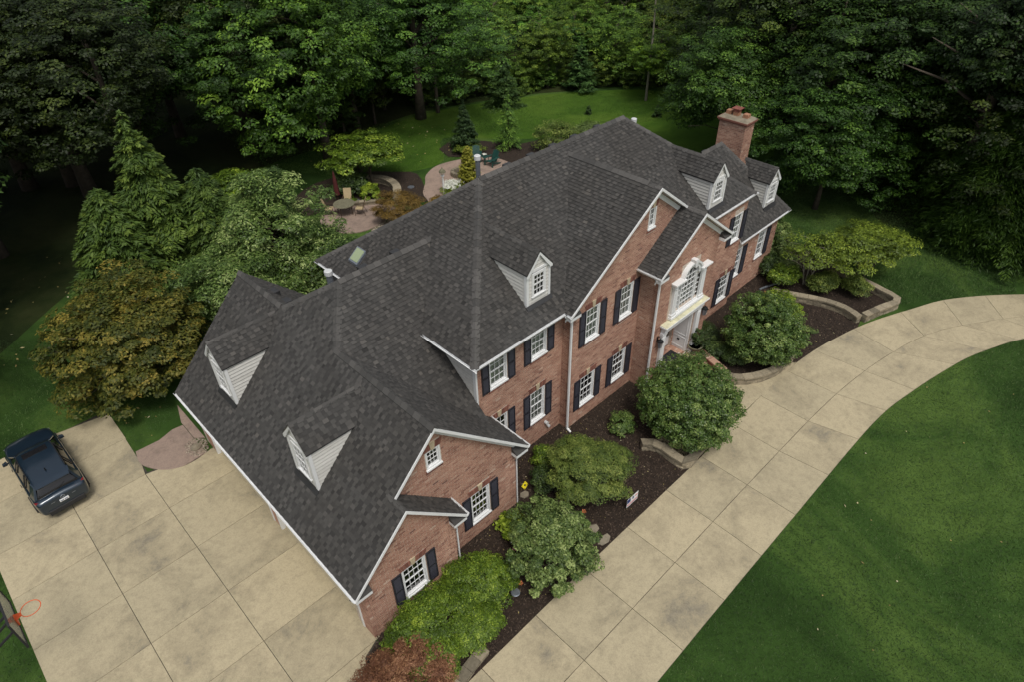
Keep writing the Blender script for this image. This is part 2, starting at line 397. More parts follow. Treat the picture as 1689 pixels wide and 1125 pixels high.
def ridge_caps(p0, p1, d1, d2, raised=.0, w=.16, name='ridge_cap'):
    """bent caps along a ridge/hip; d1, d2: unit downslope vectors of both sides"""
    p0 = Vector(p0); p1 = Vector(p1); L = (p1 - p0).length; d = (p1 - p0) / L; n = max(1, round(L / .27)); st = L / n
    d1 = Vector(d1); d2 = Vector(d2); d1 = (d1 - d * d1.dot(d)).normalized(); d2 = (d2 - d * d2.dot(d)).normalized(); upv = -(d1 + d2).normalized()
    for k in range(n):
        mb = MB(); a = p0 + d * (k * st); b = p0 + d * ((k + 1.12) * st); h0 = .030 + raised; h1 = .016 + raised; t = random.random()
        if k % 2: h0 += .003; 
        pa = [a + d1 * w + upv * (h0 - .01), a + upv * (h0 + .012), a + d2 * w + upv * (h0 - .01)]
        pb = [b + d1 * w + upv * (h1 - .01), b + upv * (h1 + .012), b + d2 * w + upv * (h1 - .01)]
        drop = upv * (.016 + raised)
        mb.poly([pa[0], pa[1], pb[1], pb[0]], t); mb.poly([pa[1], pa[2], pb[2], pb[1]], t)
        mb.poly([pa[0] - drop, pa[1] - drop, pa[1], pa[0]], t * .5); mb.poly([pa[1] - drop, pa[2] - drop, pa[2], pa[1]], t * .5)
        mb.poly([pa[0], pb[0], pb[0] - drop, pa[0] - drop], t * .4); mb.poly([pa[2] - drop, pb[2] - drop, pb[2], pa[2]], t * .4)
        hb(mb, name, 'ridge')
def gutter(p0, p1, out, name='gutter'):
    """open channel along p0-p1, out = unit outward vector (horizontal)"""
    p0 = Vector(p0); p1 = Vector(p1); o = Vector(out); mb = MB(); Z = Vector((0, 0, 1))
    prof = [(0, 0), (0, -.085), (.05, -.085), (.075, -.03), (.085, 0), (.073, 0), (.062, -.027), (.042, -.072), (.01, -.072), (.01, 0)]
    A = [p0 + o * x + Z * z for x, z in prof]; B = [p1 + o * x + Z * z for x, z in prof]
    for k in range(len(prof)): j = (k + 1) % len(prof); mb.poly([A[k], A[j], B[j], B[k]])
    mb.poly(A); mb.poly(B[::-1])
    return hb(mb, name, 'white')
def downspout(pts, name='downspout', w=.075):
    mb = MB()
    for a, b in zip(pts, pts[1:]): mb.bar(a, b, w, w * .8)
    return hb(mb, name, 'white')

# roof planes -----------------------------------------------------------------
A_ = (2.8, 1.01, 0)                          # garage, facing -X
B_ = (2.8 + 1.01 * 3.9, -1.01, 0)            # lower gable, facing +X
C_ = (6.335 + .969 * 3.5, -.969, 0)          # garage, facing +X
D_ = (7.567 - .85 * 6.61, 0, .85)            # connector front
F_ = (7.567 + .69 * 6.61, 0, -.69)           # connector back
ML = (5.8 - .785 * 6.19, .785, 0)            # main, facing -X
MF = (5.8 - .781 * 1.98, 0, .781)            # main front
MBk = (9.158 + .719 * 6.28, 0, -.719)
MR = (9.158 + .8 * 18.31, -.8, 0)
CL = (5.8 - .695 * 10.23, .695, 0)           # cross gable left
CR = (8.88 + .744 * 14.66, -.744, 0)         # cross gable right, also entry right
EL = (5.8 - .713 * 14.13, .713, 0)
WF = (3.45 - 1.2 * 1.99, 0, 1.2)
WR = (6.81 + 1.263 * 23.93, -1.263, 0)
WB = (6.81 + 1.2 * 4.79, 0, -1.2)
roof_part([([(0, 0), (1.95, 0), (1.95, .53), (3.5, .53), (3.5, 5.17), (4.72, 6.61), (3.5, 8.39), (3.5, 11.42), (0, 11.42)], A_),
           ([(1.95, 0), (3.9, 0), (3.9, .80), (1.95, .80)], B_),
           ([(3.5, .53), (7.01, .53), (7.01, 2.35), (6.5, 2.35), (6.5, 1.74), (3.5, 5.17)], C_),
           ([(3.5, 8.39), (7.01, 8.39), (7.01, 11.42), (3.5, 11.42)], C_)], seed=1)
roof_part([([(3.5, 5.17), (6.5, 1.74), (6.5, 4.75), (8.6, 6.61), (4.72, 6.61)], D_), ([(4.72, 6.61), (8.6, 6.61), (6.3, 9.2), (6.3, 10.0), (4.2, 8.39), (3.5, 8.39)], F_)], seed=2)
roof_part([([(6.19, 1.98), (6.19, 4.53), (8.44, 6.61), (6.19, 9.0), (6.19, 10.95), (10.468, 6.28)][::-1], ML),
           ([(6.19, 1.98), (10.23, 1.98), (14.66, 5.92), (18.8, 1.98), (22.51, 1.98), (18.31, 6.28), (10.468, 6.28)], MF),
           ([(22.51, 1.98), (22.51, 10.95), (18.31, 6.28)], MR),
           ([(10.468, 6.28), (18.31, 6.28), (22.51, 10.95), (6.19, 10.95)], MBk)], seed=3)
roof_part([([(10.23, 1.68), (14.66, 1.68), (14.66, 5.92), (10.23, 1.98)], CL),
           ([(14.66, 1.68), (16.515, 1.68), (16.515, .88), (18.8, .88), (18.8, 1.98), (14.66, 5.92)], CR),
           ([(14.13, .88), (16.515, .88), (16.515, 1.95), (14.13, 1.95)], EL)], seed=4)
roof_part([([(22.17, 1.99), (26.59, 1.99), (23.93, 4.79), (22.17, 4.79)], WF), ([(26.59, 1.99), (26.59, 7.59), (23.93, 4.79)], WR),
           ([(22.17, 4.79), (23.93, 4.79), (26.59, 7.59), (22.17, 7.59)], WB)], seed=5)

# ridge and hip caps
nA = (-1, 0, -1.01); nC = (1, 0, -.969); nMF = (0, -1, -.781); nML = (-1, 0, -.785); nMR = (1, 0, -.8); nMB = (0, 1, -.73)
nD = (0, -1, -.85); nF = (0, 1, -.69)
ridge_caps((3.5, .5, 6.335), (3.5, 5.2, 6.335), nA, nC, .04)
ridge_caps((3.5, 8.45, 6.335), (3.5, 11.42, 6.335), nA, nC, .04)
ridge_caps((3.5, 5.17, 6.335), (4.72, 6.61, 7.567), nA, nD)
ridge_caps((3.5, 8.39, 6.335), (4.72, 6.61, 7.567), nA, nF)
ridge_caps((1.95, 0, 4.77), (1.95, .78, 4.77), (-1, 0, -1.01), (1, 0, -1.01))
ridge_caps((4.72, 6.61, 7.567), (8.5, 6.61, 7.567), nD, nF, .035)
ridge_caps((6.19, 1.98, 5.8), (10.468, 6.28, 9.158), nMF, nML)
ridge_caps((6.19, 10.95, 5.8), (10.468, 6.28, 9.158), nMB, nML)
ridge_caps((10.468, 6.28, 9.158), (18.31, 6.28, 9.158), nMF, nMB, .03)
ridge_caps((22.51, 1.98, 5.8), (18.31, 6.28, 9.158), nMF, nMR)
ridge_caps((14.66, 2.2, 8.88), (14.66, 5.92, 8.88), (-1, 0, -.695), (1, 0, -.744), .035)
ridge_caps((14.66, 1.68, 8.88), (14.66, 2.2, 8.88), (-1, 0, -.695), (1, 0, -.744))
ridge_caps((16.515, .88, 7.5), (16.515, 1.9, 7.5), (-1, 0, -.713), (1, 0, -.744))
ridge_caps((26.59, 1.99, 3.45), (23.93, 4.79, 6.81), (0, -1, -1.2), (1, 0, -1.263))
ridge_caps((23.93, 4.79, 6.81), (22.3, 4.79, 6.81), (0, -1, -1.2), (0, 1, -1.2), .03)

# ------------------------------------------------------------------ windows, shutters
def window(T, x0, x1, z0, z1, cols, rows, double=True, shut='lr', sw=.34, key=True, curtain=None, parent=None, sill=True, seed=0, dep=.05, shz=None):
    """frame part with sash, muntin, pane, sill sub-parts; local frame: wall face at y = 0"""
    fw_ = .055; mb = MB(T)
    for a, b, c, d in ((x0, x0 + fw_, z0, z1), (x1 - fw_, x1, z0, z1), (x0 + fw_, x1 - fw_, z1 - fw_, z1), (x0 + fw_, x1 - fw_, z0, z0 + .05)): mb.box(a, b, -.012, .12, c, d)
    f = hb(mb, 'window', 'white', parent)
    a, b, c, d = x0 + fw_, x1 - fw_, z0 + .05, z1 - fw_
    mid = (c + d) / 2
    spans = [(c, mid, dep + .02), (mid, d, dep)] if double else [(c, d, dep)]
    s_ = MB(T); mu = MB(T); gl = MB(T)
    for lo, hi, y in spans:
        w = .035
        s_.box(a, a + w, y - .02, y + .02, lo, hi); s_.box(b - w, b, y - .02, y + .02, lo, hi)
        s_.box(a + w, b - w, y - .02, y + .02, lo, lo + w); s_.box(a + w, b - w, y - .02, y + .02, hi - w, hi)
        for k in range(1, cols):
            x = a + w + (b - a - 2 * w) * k / cols; mu.box(x - .008, x + .008, y - .012, y + .004, lo + w, hi - w)
        for k in range(1, rows):
            z = lo + w + (hi - lo - 2 * w) * k / rows; mu.box(a + w, b - w, y - .0095, y + .0065, z - .008, z + .008)
        gl.pane(a + w - .004, b - w + .004, y + .008, lo + w - .004, hi - w + .004)
    s_.build('sash', 'white', f); mu.build('muntin', 'white', f); gl.build('pane', 'glass', f)
    if curtain:
        cu = MB(T); n = 14; lo = c if curtain != 'half' else mid - .1
        for k in range(n):
            xa, xb = a + (b - a) * k / n, a + (b - a) * (k + 1) / n; ya, yb = (.10, .12) if k % 2 else (.12, .10)
            cu.poly([(xa, ya, lo), (xb, yb, lo), (xb, yb, d), (xa, ya, d)])
        cu.build('curtain', 'curtain', f)
    r = MB(T); r.box(x0, x1, .25, .27, z0, z1); r.build('dark_interior', 'glassdark', f)
    if sill:
        mb = MB(T); mb.box(x0 - .03, x1 + .03, -.055, .06, z0 - .05, z0 - .001); mb.build('sill', 'white', f)
        mb = MB(T); n = max(4, int((x1 - x0 + .1) / .085)); rnd = random.Random(seed)
        for k in range(n):
            xa = x0 - .05 + (x1 - x0 + .1) * k / n; xb = x0 - .05 + (x1 - x0 + .1) * (k + 1) / n - .01
            mb.box(xa, xb, -.03, .02, z0 - .16, z0 - .052, rnd.random())
        stuff(mb.build('sill_bricks', 'lintel', f))
    if key:
        mb = MB(T); cx = (x0 + x1) / 2; rnd = random.Random(seed + 9)
        n = int((x1 - x0 + .12) / .078)
        for k in range(n):
            t0 = (k / n - .5) * 2; t1 = ((k + 1) / n - .5) * 2; hw = (x1 - x0) / 2 + .03
            if abs((t0 + t1) / 2) < .17: continue
            lo = [(cx + t0 * hw + .004, z1 + .002), (cx + t1 * hw - .004, z1 + .002), (cx + t1 * (hw + .07) - .004, z1 + .235), (cx + t0 * (hw + .07) + .004, z1 + .235)]
            mb.prism_y(lo, -.022, .01, rnd.random())
        stuff(mb.build('lintel_bricks', 'lintel', f, fix=True))
        mb = MB(T); mb.prism_y([(cx - .06, z1 + .001), (cx + .06, z1 + .001), (cx + .095, z1 + .27), (cx - .095, z1 + .27)], -.045, .01); mb.build('keystone', 'stone', f, fix=True)
    shz = shz or (z0 - .05, z1 + .01)
    for side in shut:
        xa = x0 - .03 - sw if side == 'l' else x1 + .03; shutter(T, xa, xa + sw, shz[0], shz[1])
    return f
def shutter(T, xa, xb, z0, z1):
    mb = MB(T); w = .045; y0, y1 = -.055, -.014; zm = (z0 + z1) / 2
    mb.box(xa, xa + w, y0, y1, z0, z1); mb.box(xb - w, xb, y0, y1, z0, z1)
    for a, b in ((z0, z0 + .06), (zm - .03, zm + .03), (z1 - .06, z1)): mb.box(xa + w, xb - w, y0, y1, a, b)
    mb.box(xa + w, xb - w, y1 - .012, y1, z0 + .06, z1 - .06)
    n = int((z1 - z0) / .055)
    for k in range(n):
        z = z0 + .07 + (z1 - z0 - .14) * (k + .5) / n
        if abs(z - zm) < .04: continue
        mb.poly([(xa + w, y0 + .006, z - .018), (xb - w, y0 + .006, z - .018), (xb - w, y1 - .012, z + .018), (xa + w, y1 - .012, z + .018)])
    return hb(mb, 'shutter', 'shutter')
OP = lambda *w: [(a - .002, b + .002, c - .055, d + (.0 if True else 0)) for a, b, c, d in w]
def ops_key(ws, key=.235): return [(a, b, c - .16, d + key) for a, b, c, d in ws]
def wall_w(T, poly, wins, extra=(), seed=0, th=.28, key=.235):
    """wall core with true openings; bricks kept clear of lintel and sill"""
    wall(T, poly, [(a, b, c, d) for a, b, c, d in wins] + list(extra), th=th, seed=seed, withbricks=False)
    bricks(T, poly, [(a - .03, b + .03, c - .16, d + key) for a, b, c, d in wins] + list(extra), seed)

# lower garage gable
w1 = (1.58, 2.42, .68, 2.05)
wall_w(front(.27), [(.34, 0), (3.6, 0), (3.6, 3.0), (1.95, 4.66), (.34, 3.0)], [w1], seed=11)
window(front(.27), *w1, 4, 2, seed=1, sw=.33)
wall(left(3.32), [(-.8, 0), (-.27, 0), (-.27, 2.9), (-.8, 2.9)], th=.28, withbricks=False)
# upper garage gable
w2 = (4.70, 5.48, .77, 2.17); w3 = (3.27, 3.78, 4.6, 5.3)
wall_w(front(.8), [(.34, 0), (6.67, 0), (6.67, 3.1), (3.5, 6.22), (.34, 3.0)], [w2, w3], seed=12)
window(front(.8), *w2, 4, 2, seed=2, sw=.33)
window(front(.8), *w3, 3, 3, double=False, shut='', seed=3)
wall(left(6.39), [(-2.35, 0), (-.8, 0), (-.8, 3.1), (-2.35, 3.1)], th=.28, withbricks=False)
# garage side with the doors (local x = -y)
gd = [(-5.7, -.75, -1, 2.15), (-10.5, -6.1, -1, 2.15)]
gw = [(-11.15, 0), (-.27, 0), (-.27, 3.0), (-11.15, 3.0)]
wall(left(.34), gw, gd, seed=13, withbricks=False); bricks(left(.34), gw, gd, 13)
for a, b, c, d in gd:
    mb = MB(left(.34)); mb.box(a, a + .1, -.03, .1, 0, d); mb.box(b - .1, b, -.03, .1, 0, d); mb.box(a + .1, b - .1, -.03, .1, d - .12, d)
    hb(mb, 'garage_door_frame', 'white')
    o = MB(left(.34)); o.box(a + .1, b - .1, .105, .14, .01, d - .121); g = hb(o, 'garage_door', 'cream')
    for k in range(4):
        for j in range(8):
            wd = (b - a - .2) / 8; p = MB(left(.34)); p.box(a + .14 + wd * j, a + .06 + wd * (j + 1), .09, .105, .06 + .5 * k, .47 + .5 * k); p.build('panel', 'cream', g)
wall(front(11.15), [(.34, 0), (6.67, 0), (6.67, 3.1), (3.5, 6.2), (.34, 3.0)], withbricks=False)
# main front, left part
ws = [(7.08, 7.86, 4.15, 5.42), (8.99, 9.75, 4.23, 5.45), (8.94, 9.68, 1.16, 2.68), (7.05, 7.8, 1.16, 2.68)]
wall_w(front(2.35), [(6.56, 0), (10.6, 0), (10.6, 5.72), (6.56, 5.72)], ws, seed=14)
for k, w in enumerate(ws): window(front(2.35), *w, 3, 2, key=k > 1, curtain='full' if k < 3 else None, seed=20 + k, sw=.32)
# cross gable wall
ws = [(11.32, 12.07, 3.9, 5.35), (13.25, 13.98, 3.9, 5.35), (11.21, 12.03, .8, 2.22), (13.13, 13.92, .8, 2.22), (14.48, 14.88, 7.25, 8.05)]
cg = [(10.57, 0), (18.5, 0), (18.5, 5.9), (14.66, 8.78), (10.57, 5.95)]
wall_w(front(1.95), cg, ws, [(15.5, 17.3, -1, 5.6)], seed=15)
for k, w in enumerate(ws): window(front(1.95), *w, 3 if k < 4 else 2, 2 if k < 4 else 3, double=k < 4, shut='lr' if k < 4 else '', curtain='full' if k < 2 else None, seed=30 + k, sw=.32)
wall(left(10.57), [(-2.35, 0), (-1.95, 0), (-1.95, 5.7), (-2.35, 5.7)], th=.2, seed=16)
# entry bay
ent = [(14.47, 0), (18.33, 0), (18.33, 6.05), (16.515, 7.42), (14.47, 5.95)]
eo = [(15.32, 17.45, .3, 2.95), (15.72, 17.33, 3.42, 4.55), (16.05, 17.0, 4.55, 5.2)]
wall(front(1.15), ent, eo, th=.25, seed=17, withbricks=False)
bricks(front(1.15), ent, [(15.32, 17.45, .3, 2.95), (15.3, 17.76, 3.2, 4.95), (15.9, 17.15, 4.95, 5.4)], 17)
wall(left(14.47), [(-1.95, 0), (-1.15, 0), (-1.15, 5.75), (-1.95, 5.75)], th=.25, seed=18)
wall(left(18.08), [(-2.1, 0), (-1.15, 0), (-1.15, 5.9), (-2.1, 5.9)], th=.25, withbricks=False)
# main front, right part, wing and back
ws = [(21.0, 21.82, .63, 2.05), (21.22, 21.9, 3.75, 5.1)]
wall_w(front(2.1), [(18.33, 0), (22.17, 0), (22.17, 5.72), (18.33, 5.72)], ws, seed=19)
window(front(2.1), *ws[0], 3, 2, seed=41, curtain='full', sw=.32); window(front(2.1), *ws[1], 3, 2, key=False, seed=42, curtain='full', sw=.32)
ws = [(24.5, 25.2, 1.42, 2.85), (22.42, 23.05, 1.25, 2.75)]
wall_w(front(2.3), [(22.17, 0), (26.25, 0), (26.25, 3.4), (22.17, 3.4)], ws, seed=20)
window(front(2.3), *ws[0], 3, 2, key=False, shut='r', seed=43, sw=.36, curtain='half'); window(front(2.3), *ws[1], 3, 2, key=False, shut='r', seed=44, sw=.36)
for T, L in ((front(10.5), [(6.5, 0), (22.17, 0), (22.17, 5.7), (6.5, 5.7)]), (front(7.3), [(22.17, 0), (26.25, 0), (26.25, 3.3), (22.17, 3.3)]),
             (left(21.95), [(-10.5, 0), (-2.1, 0), (-2.1, 5.7), (-10.5, 5.7)]), (left(26.0), [(-7.3, 0), (-2.3, 0), (-2.3, 3.3), (-7.3, 3.3)])):
    wall(T, L, withbricks=False, th=.22)
# white sided wall over the connector roof
def clapboards(T, poly, parent, seed=0, ex=.128):
    rnd = random.Random(seed); zs = [p[1] for p in poly]; xs = [p[0] for p in poly]; z = min(zs)
    while z < max(zs):
        c = clip(poly, min(xs) - 1, max(xs) + 1, z, z + ex - .028)  # gap shows the dark core as a painted lap shadow
        if len(c) > 2 and area(c) > .001:
            mb = MB(T); t = rnd.random()
            dep = lambda zz: -.026 + .02 * (zz - z) / ex
            mb.hexa([(x, dep(zz), zz) for x, zz in c], [(x, 0.0, zz) for x, zz in c], t)
            mb.build('clapboard', 'siding', parent, fix=True)
        z += ex
sw_ = [(-10.5, 2.0), (-2.45, 2.0), (-2.45, 5.72), (-10.5, 5.72)]
mb = MB(left(6.5)); mb.prism_y([(-10.5, 0), (-2.35, 0), (-2.35, 5.72), (-10.5, 5.72)], .03, .25); sdw = hb(mb, 'sided_wall', 'lap_shadow', fix=True)
T_ = left(6.5); clapboards(Matrix.Translation((.027, 0, 0)) @ T_, [(-8.0, 2.9), (-2.46, 2.9), (-2.46, 5.72), (-8, 5.72)], sdw, 5)
mb = MB(left(6.5)); mb.box(-2.46, -2.33, -.012, .06, 0, 5.73); hb(mb, 'corner_board', 'white')

# rake boards, frieze boards, cornice returns
def rake(x0, z0, x1, z1, y, name='rake_board', w=.115, fr=None):
    """board under the overhang (front) and frieze on the wall"""
    mb = MB(front(0)); mb.prism_y([(x0, z0 - w), (x1, z1 - w), (x1, z1 - .008), (x0, z0 - .008)], y - .03, y - .0); hb(mb, name, 'white', fix=True)
    if fr:
        mb = MB(front(0)); mb.prism_y([(x0, z0 - .36), (x1, z1 - .36), (x1, z1 - .15), (x0, z0 - .15)], fr - .035, fr - .001); hb(mb, 'frieze_board', 'white', fix=True)
rake(0, 2.8, 1.95, 4.77, 0, fr=.27); rake(1.95, 4.77, 3.9, 2.8, 0, fr=.27)
rake(1.95, 4.77, 3.5, 6.335, .53, fr=.8); rake(3.5, 6.335, 7.01, 2.934, .53, fr=.8)
rake(10.23, 5.8, 14.66, 8.88, 1.68, fr=1.95); rake(14.66, 8.88, 16.515, 7.5, 1.68, fr=1.95)
rake(14.13, 5.8, 16.515, 7.5, .88, fr=1.15); rake(16.515, 7.5, 18.8, 5.8, .88, fr=1.15)
def cornice_return(x0, x1, y0, y1, z, side):
    mb = MB(); mb.box(x0, x1, y0 + .01, y1, z - .26, z - .13); r = hb(mb, 'cornice_return', 'white')
    mb = MB(); xe, xi = (x0, x1) if side == 'l' else (x1, x0); zz = z - .125
    mb.hexa([(xe, y0, zz), (xi, y0, zz), (xi, y1, zz), (xe, y1, zz)], [(xe, y0, zz + .02), (xi, y0 + .0, zz + .02), (xi, y1, zz + .22), (xe, y1, zz + .22)])
    mb.build('shingled_top', 'shingle', r, fix=True)
cornice_return(.0, .52, 0, .27, 2.8, 'l'); cornice_return(3.42, 3.9, 0, .27, 2.8, 'r')
cornice_return(6.5, 7.01, .53, .8, 2.93, 'r'); cornice_return(10.23, 10.75, 1.68, 1.95, 5.8, 'l')
cornice_return(14.13, 14.65, .88, 1.15, 5.8, 'l'); cornice_return(18.3, 18.8, .88, 1.15, 5.82, 'r')
# gutters and downspouts
for p0, p1, o in (((0, -.02, 2.79), (0, 11.42, 2.79), (-1, 0, 0)), ((3.9, -.02, 2.79), (3.9, .8, 2.79), (1, 0, 0)), ((7.01, .51, 2.92), (7.01, 2.35, 2.92), (1, 0, 0)),
                  ((6.19, 1.98, 5.79), (10.23, 1.98, 5.79), (0, -1, 0)), ((6.19, 1.87, 5.79), (6.19, 4.6, 5.79), (-1, 0, 0)), ((10.23, 1.66, 5.79), (10.23, 1.87, 5.79), (-1, 0, 0)),
                  ((14.13, .86, 5.79), (14.13, 1.95, 5.79), (-1, 0, 0)), ((18.8, .86, 5.79), (18.8, 1.98, 5.79), (1, 0, 0)), ((18.8, 1.98, 5.79), (22.51, 1.98, 5.79), (0, -1, 0)),
                  ((22.51, 1.9, 5.79), (22.51, 10.9, 5.79), (1, 0, 0)), ((22.2, 1.99, 3.44), (26.59, 1.99, 3.44), (0, -1, 0)), ((6.19, 8.6, 5.79), (6.19, 10.95, 5.79), (-1, 0, 0))):
    gutter(p0, p1, o)
downspout([(3.92, .2, 2.70), (3.66, .25, 2.55), (3.66, .25, .08)], w=.04)
downspout([(7.03, .7, 2.82), (6.70, .77, 2.66), (6.70, .77, .08)], w=.04)
downspout([(10.2, 1.9, 5.68), (10.52, 1.9, 5.5), (10.52, 1.9, .12), (10.5, 1.7, .06)])
downspout([(14.1, 1.05, 5.68), (14.42, 1.1, 5.45), (14.42, 1.1, .12), (14.4, .9, .06)])
downspout([(18.75, 1.05, 5.68), (18.38, 1.3, 5.45), (18.38, 1.3, .3)])

# ------------------------------------------------------------------ dormers (local frame: face at y = 0 facing -Y, roof plane rises to +y)
def dormer(T, w, zb, ze, za, slope, win, name='dormer', seed=0):
    """w: width, zb: z where the face meets the roof, ze: eave z, za: ridge z, slope: main roof slope"""
    h = w / 2; ye = (ze - zb) / slope; ya = (za - zb) / slope
    core = MB(T); core.hexa([(-h + .03, .03, zb - .25), (h - .03, .03, zb - .25), (h - .03, ye, ze - .05), (-h + .03, ye, ze - .05)],
                            [(-h + .03, .03, ze), (h - .03, .03, ze), (h - .03, ye + .03, ze), (-h + .03, ye + .03, ze)])
    core.prism_y([(-h, ze - .02), (h, ze - .02), (0, za - .06)], .03, .2)
    D = hb(core, name, 'lap_shadow', fix=True)
    # roof
    ov, of = .045, .07; g = (za - ze) / h; e = h + ov; zo = za - g * e
    yo = lambda z: (z - zb) / slope
    for s in (-1, 1):
        mb = MB(T); pl = [(0, -of), (s * e, -of), (s * e, yo(zo) + .05), (0, yo(za) + .05)]
        if s < 0: pl = pl[::-1]
        mb.hexa([(x, y, za - g * abs(x) - .045) for x, y in pl], [(x, y, za - g * abs(x) - .004) for x, y in pl]); mb.build('dormer_roof', 'flash', D, fix=True)
        # shingles in world space
        P = [T @ Vector((x, y, za - g * abs(x))) for x, y in pl]
        A = np.array([[1, p.x, p.y] for p in P[:3]]); zf = np.linalg.solve(A, np.array([p.z for p in P[:3]]))
        shingle_plane([(p.x, p.y) for p in P], tuple(zf), seed * 7 + (s > 0) + 100)
        # closed soffit, rake board on the face, corner board
        mb = MB(T); mb.prism_y([(0, za - .05), (s * e, zo - .05), (s * e, zo - .13), (s * (h - .05), zo - .13), (0, za - .15)] if s > 0 else [(0, za - .15), (-(h - .05), zo - .13), (-e, zo - .13), (-e, zo - .05), (0, za - .05)], -of, -of + .03); mb.build('rake_board', 'white', D, fix=True)
        mb = MB(T); mb.box(*sorted((s * (h - .085), s * (h + .012))), -.012, .09, zb - .05, ze - .02); mb.build('corner_board', 'white', D)
        # side clapboards
        TS = T @ (Matrix.Translation((-h, 0, 0)) @ Matrix(((0, 1, 0, 0), (-1, 0, 0, 0), (0, 0, 1, 0), (0, 0, 0, 1)))) if s < 0 else T @ (Matrix.Translation((h, 0, 0)) @ Matrix(((0, -1, 0, 0), (1, 0, 0, 0), (0, 0, 1, 0), (0, 0, 0, 1))))
        tri = [(-ye, ze), (-.09, zb + .09 * slope), (-.09, ze)] if s < 0 else [(.09, zb + .09 * slope), (ye, ze), (.09, ze)]
        TS = TS @ Matrix.Translation((0, .027, 0))
        clapboards(TS, tri, D, seed)
    # head board and face boards
    mb = MB(T); mb.box(-h, h, -.02, .03, ze - .1, ze - .01); mb.build('head_board', 'white', D)
    a, b, c, d = win
    for (x0, x1, z0, z1) in ((-h + .085, a - .07, zb - .02, ze - .1), (b + .07, h - .085, zb - .02, ze - .1), (a - .07, b + .07, zb - .02, c - .08)):
        if x1 - x0 > .02 and z1 - z0 > .03: clapboards(Matrix(T) @ Matrix.Translation((0, .027, 0)), [(x0, z0), (x1, z0), (x1, z1), (x0, z1)], D, seed)
    clapboards(Matrix(T) @ Matrix.Translation((0, .027, 0)), [(-h, ze - .01), (h, ze - .01), (0, za - .08)], D, seed)
    mb = MB(T); t = .07
    mb.box(a - t, a, -.03, .03, c - .05, d + t); mb.box(b, b + t, -.03, .03, c - .05, d + t); mb.box(a, b, -.03, .03, d, d + t); mb.box(a - t - .02, b + t + .02, -.05, .03, c - .09, c - .05)
    mb.build('window_trim', 'white', D)
    # window pieces directly under the dormer
    s_ = MB(T); mu = MB(T); gl = MB(T); mid = (c + d) / 2
    for lo, hi, y in ((c - .05, mid, .0), (mid, d, -.012)):
        q = .03
        s_.box(a, a + q, y - .012, y + .02, lo, hi); s_.box(b - q, b, y - .012, y + .02, lo, hi); s_.box(a + q, b - q, y - .012, y + .02, lo, lo + q); s_.box(a + q, b - q, y - .012, y + .02, hi - q, hi)
        for k in (1, 2): x = a + q + (b - a - 2 * q) * k / 3; mu.box(x - .009, x + .009, y - .008, y + .012, lo + q, hi - q)
        z = (lo + hi) / 2; mu.box(a + q, b - q, y - .006, y + .010, z - .009, z + .009)
        gl.pane(a + q, b - q, y + .015, lo + q, hi - q)
    s_.build('sash', 'white', D); mu.build('muntin', 'white', D); gl.build('pane', 'glass', D)
    r = MB(T); r.box(a, b, .026, .0285, c - .05, d); r.build('dark_interior', 'glassdark', D)
    # flashing at the foot
    mb = MB(T); mb.hexa([(-h - .05, -.12, zb - .12 * slope + .02), (h + .05, -.12, zb - .12 * slope + .02), (h + .05, .02, zb + .02), (-h - .05, .02, zb + .02)],
                        [(-h - .05, -.12, zb - .12 * slope + .035), (h + .05, -.12, zb - .12 * slope + .035), (h + .05, -.013, zb + .06), (-h - .05, -.013, zb + .06)]); mb.build('flashing', 'flash', D, fix=True)
    # ridge caps in world
    P0 = T @ Vector((0, -of, za)); P1 = T @ Vector((0, yo(za), za)); R3 = T.to_3x3()
    ridge_caps(P0, P1, R3 @ Vector((-1, 0, -g)), R3 @ Vector((1, 0, -g)), w=.13)
    return D
dormer(Matrix.Translation((9.60, 2.6, 0)), 1.08, 6.29, 7.64, 8.26, .781, (-.24, .24, 6.68, 7.42), seed=1)
dormer(Matrix.Translation((19.70, 2.3, 0)), 1.04, 6.06, 7.38, 8.0, .781, (-.24, .24, 6.42, 7.18), seed=2)
dormer(Matrix.Translation((25.12, 2.46, 0)), .94, 4.02, 5.36, 5.92, 1.2, (-.23, .23, 4.34, 5.1), seed=3)
dormer(left(.97) @ Matrix.Translation((-3.60, 0, 0)), 1.18, 3.78, 5.42, 6.12, 1.01, (-.28, .28, 4.15, 5.15), seed=4)
dormer(left(.97) @ Matrix.Translation((-8.62, 0, 0)), 1.18, 3.78, 5.44, 6.14, 1.01, (-.28, .28, 4.15, 5.15), seed=5)

# ------------------------------------------------------------------ entry: arched window, canopy, recessed doorway
T = front(1.15)
def arch_pts(cx, cz, r, a0=0, a1=math.pi, n=18): return [(cx + r * math.cos(a0 + (a1 - a0) * k / n), cz + r * math.sin(a0 + (a1 - a0) * k / n)) for k in range(n + 1)]
mb = MB(T); PX = 16.52
for a, b in ((15.45, 15.72), (17.33, 17.60)):       # pilasters
    mb.box(a, b, -.10, .04, 3.35, 4.70); mb.box(a - .03, b + .03, -.13, .04, 3.30, 3.42)
    mb.box(a + .06, b - .06, -.125, -.10, 3.5, 4.6)
pw = hb(mb, 'arched_window', 'white')
mb = MB(T)
for a, b in ((15.32, 15.98), (17.07, 17.73)):       # flat cornice either side of the arch
    mb = MB(T); mb.box(a + .05, b, -.14, .03, 4.70, 4.80); mb.box(a + .02, b, -.20, .03, 4.80, 4.86); mb.box(a - .02, b, -.26, .03, 4.86, 4.92)
    mb.build('cornice', 'white', pw)
mb = MB(T)
for r0, r1, y in ((.48, .60, -.12), (.60, .68, -.18)):
    o_ = arch_pts(PX, 4.72, r1); i_ = arch_pts(PX, 4.72, r0)
    for k in range(18): mb.prism_y([i_[k], o_[k], o_[k + 1], i_[k + 1]], y, .04)
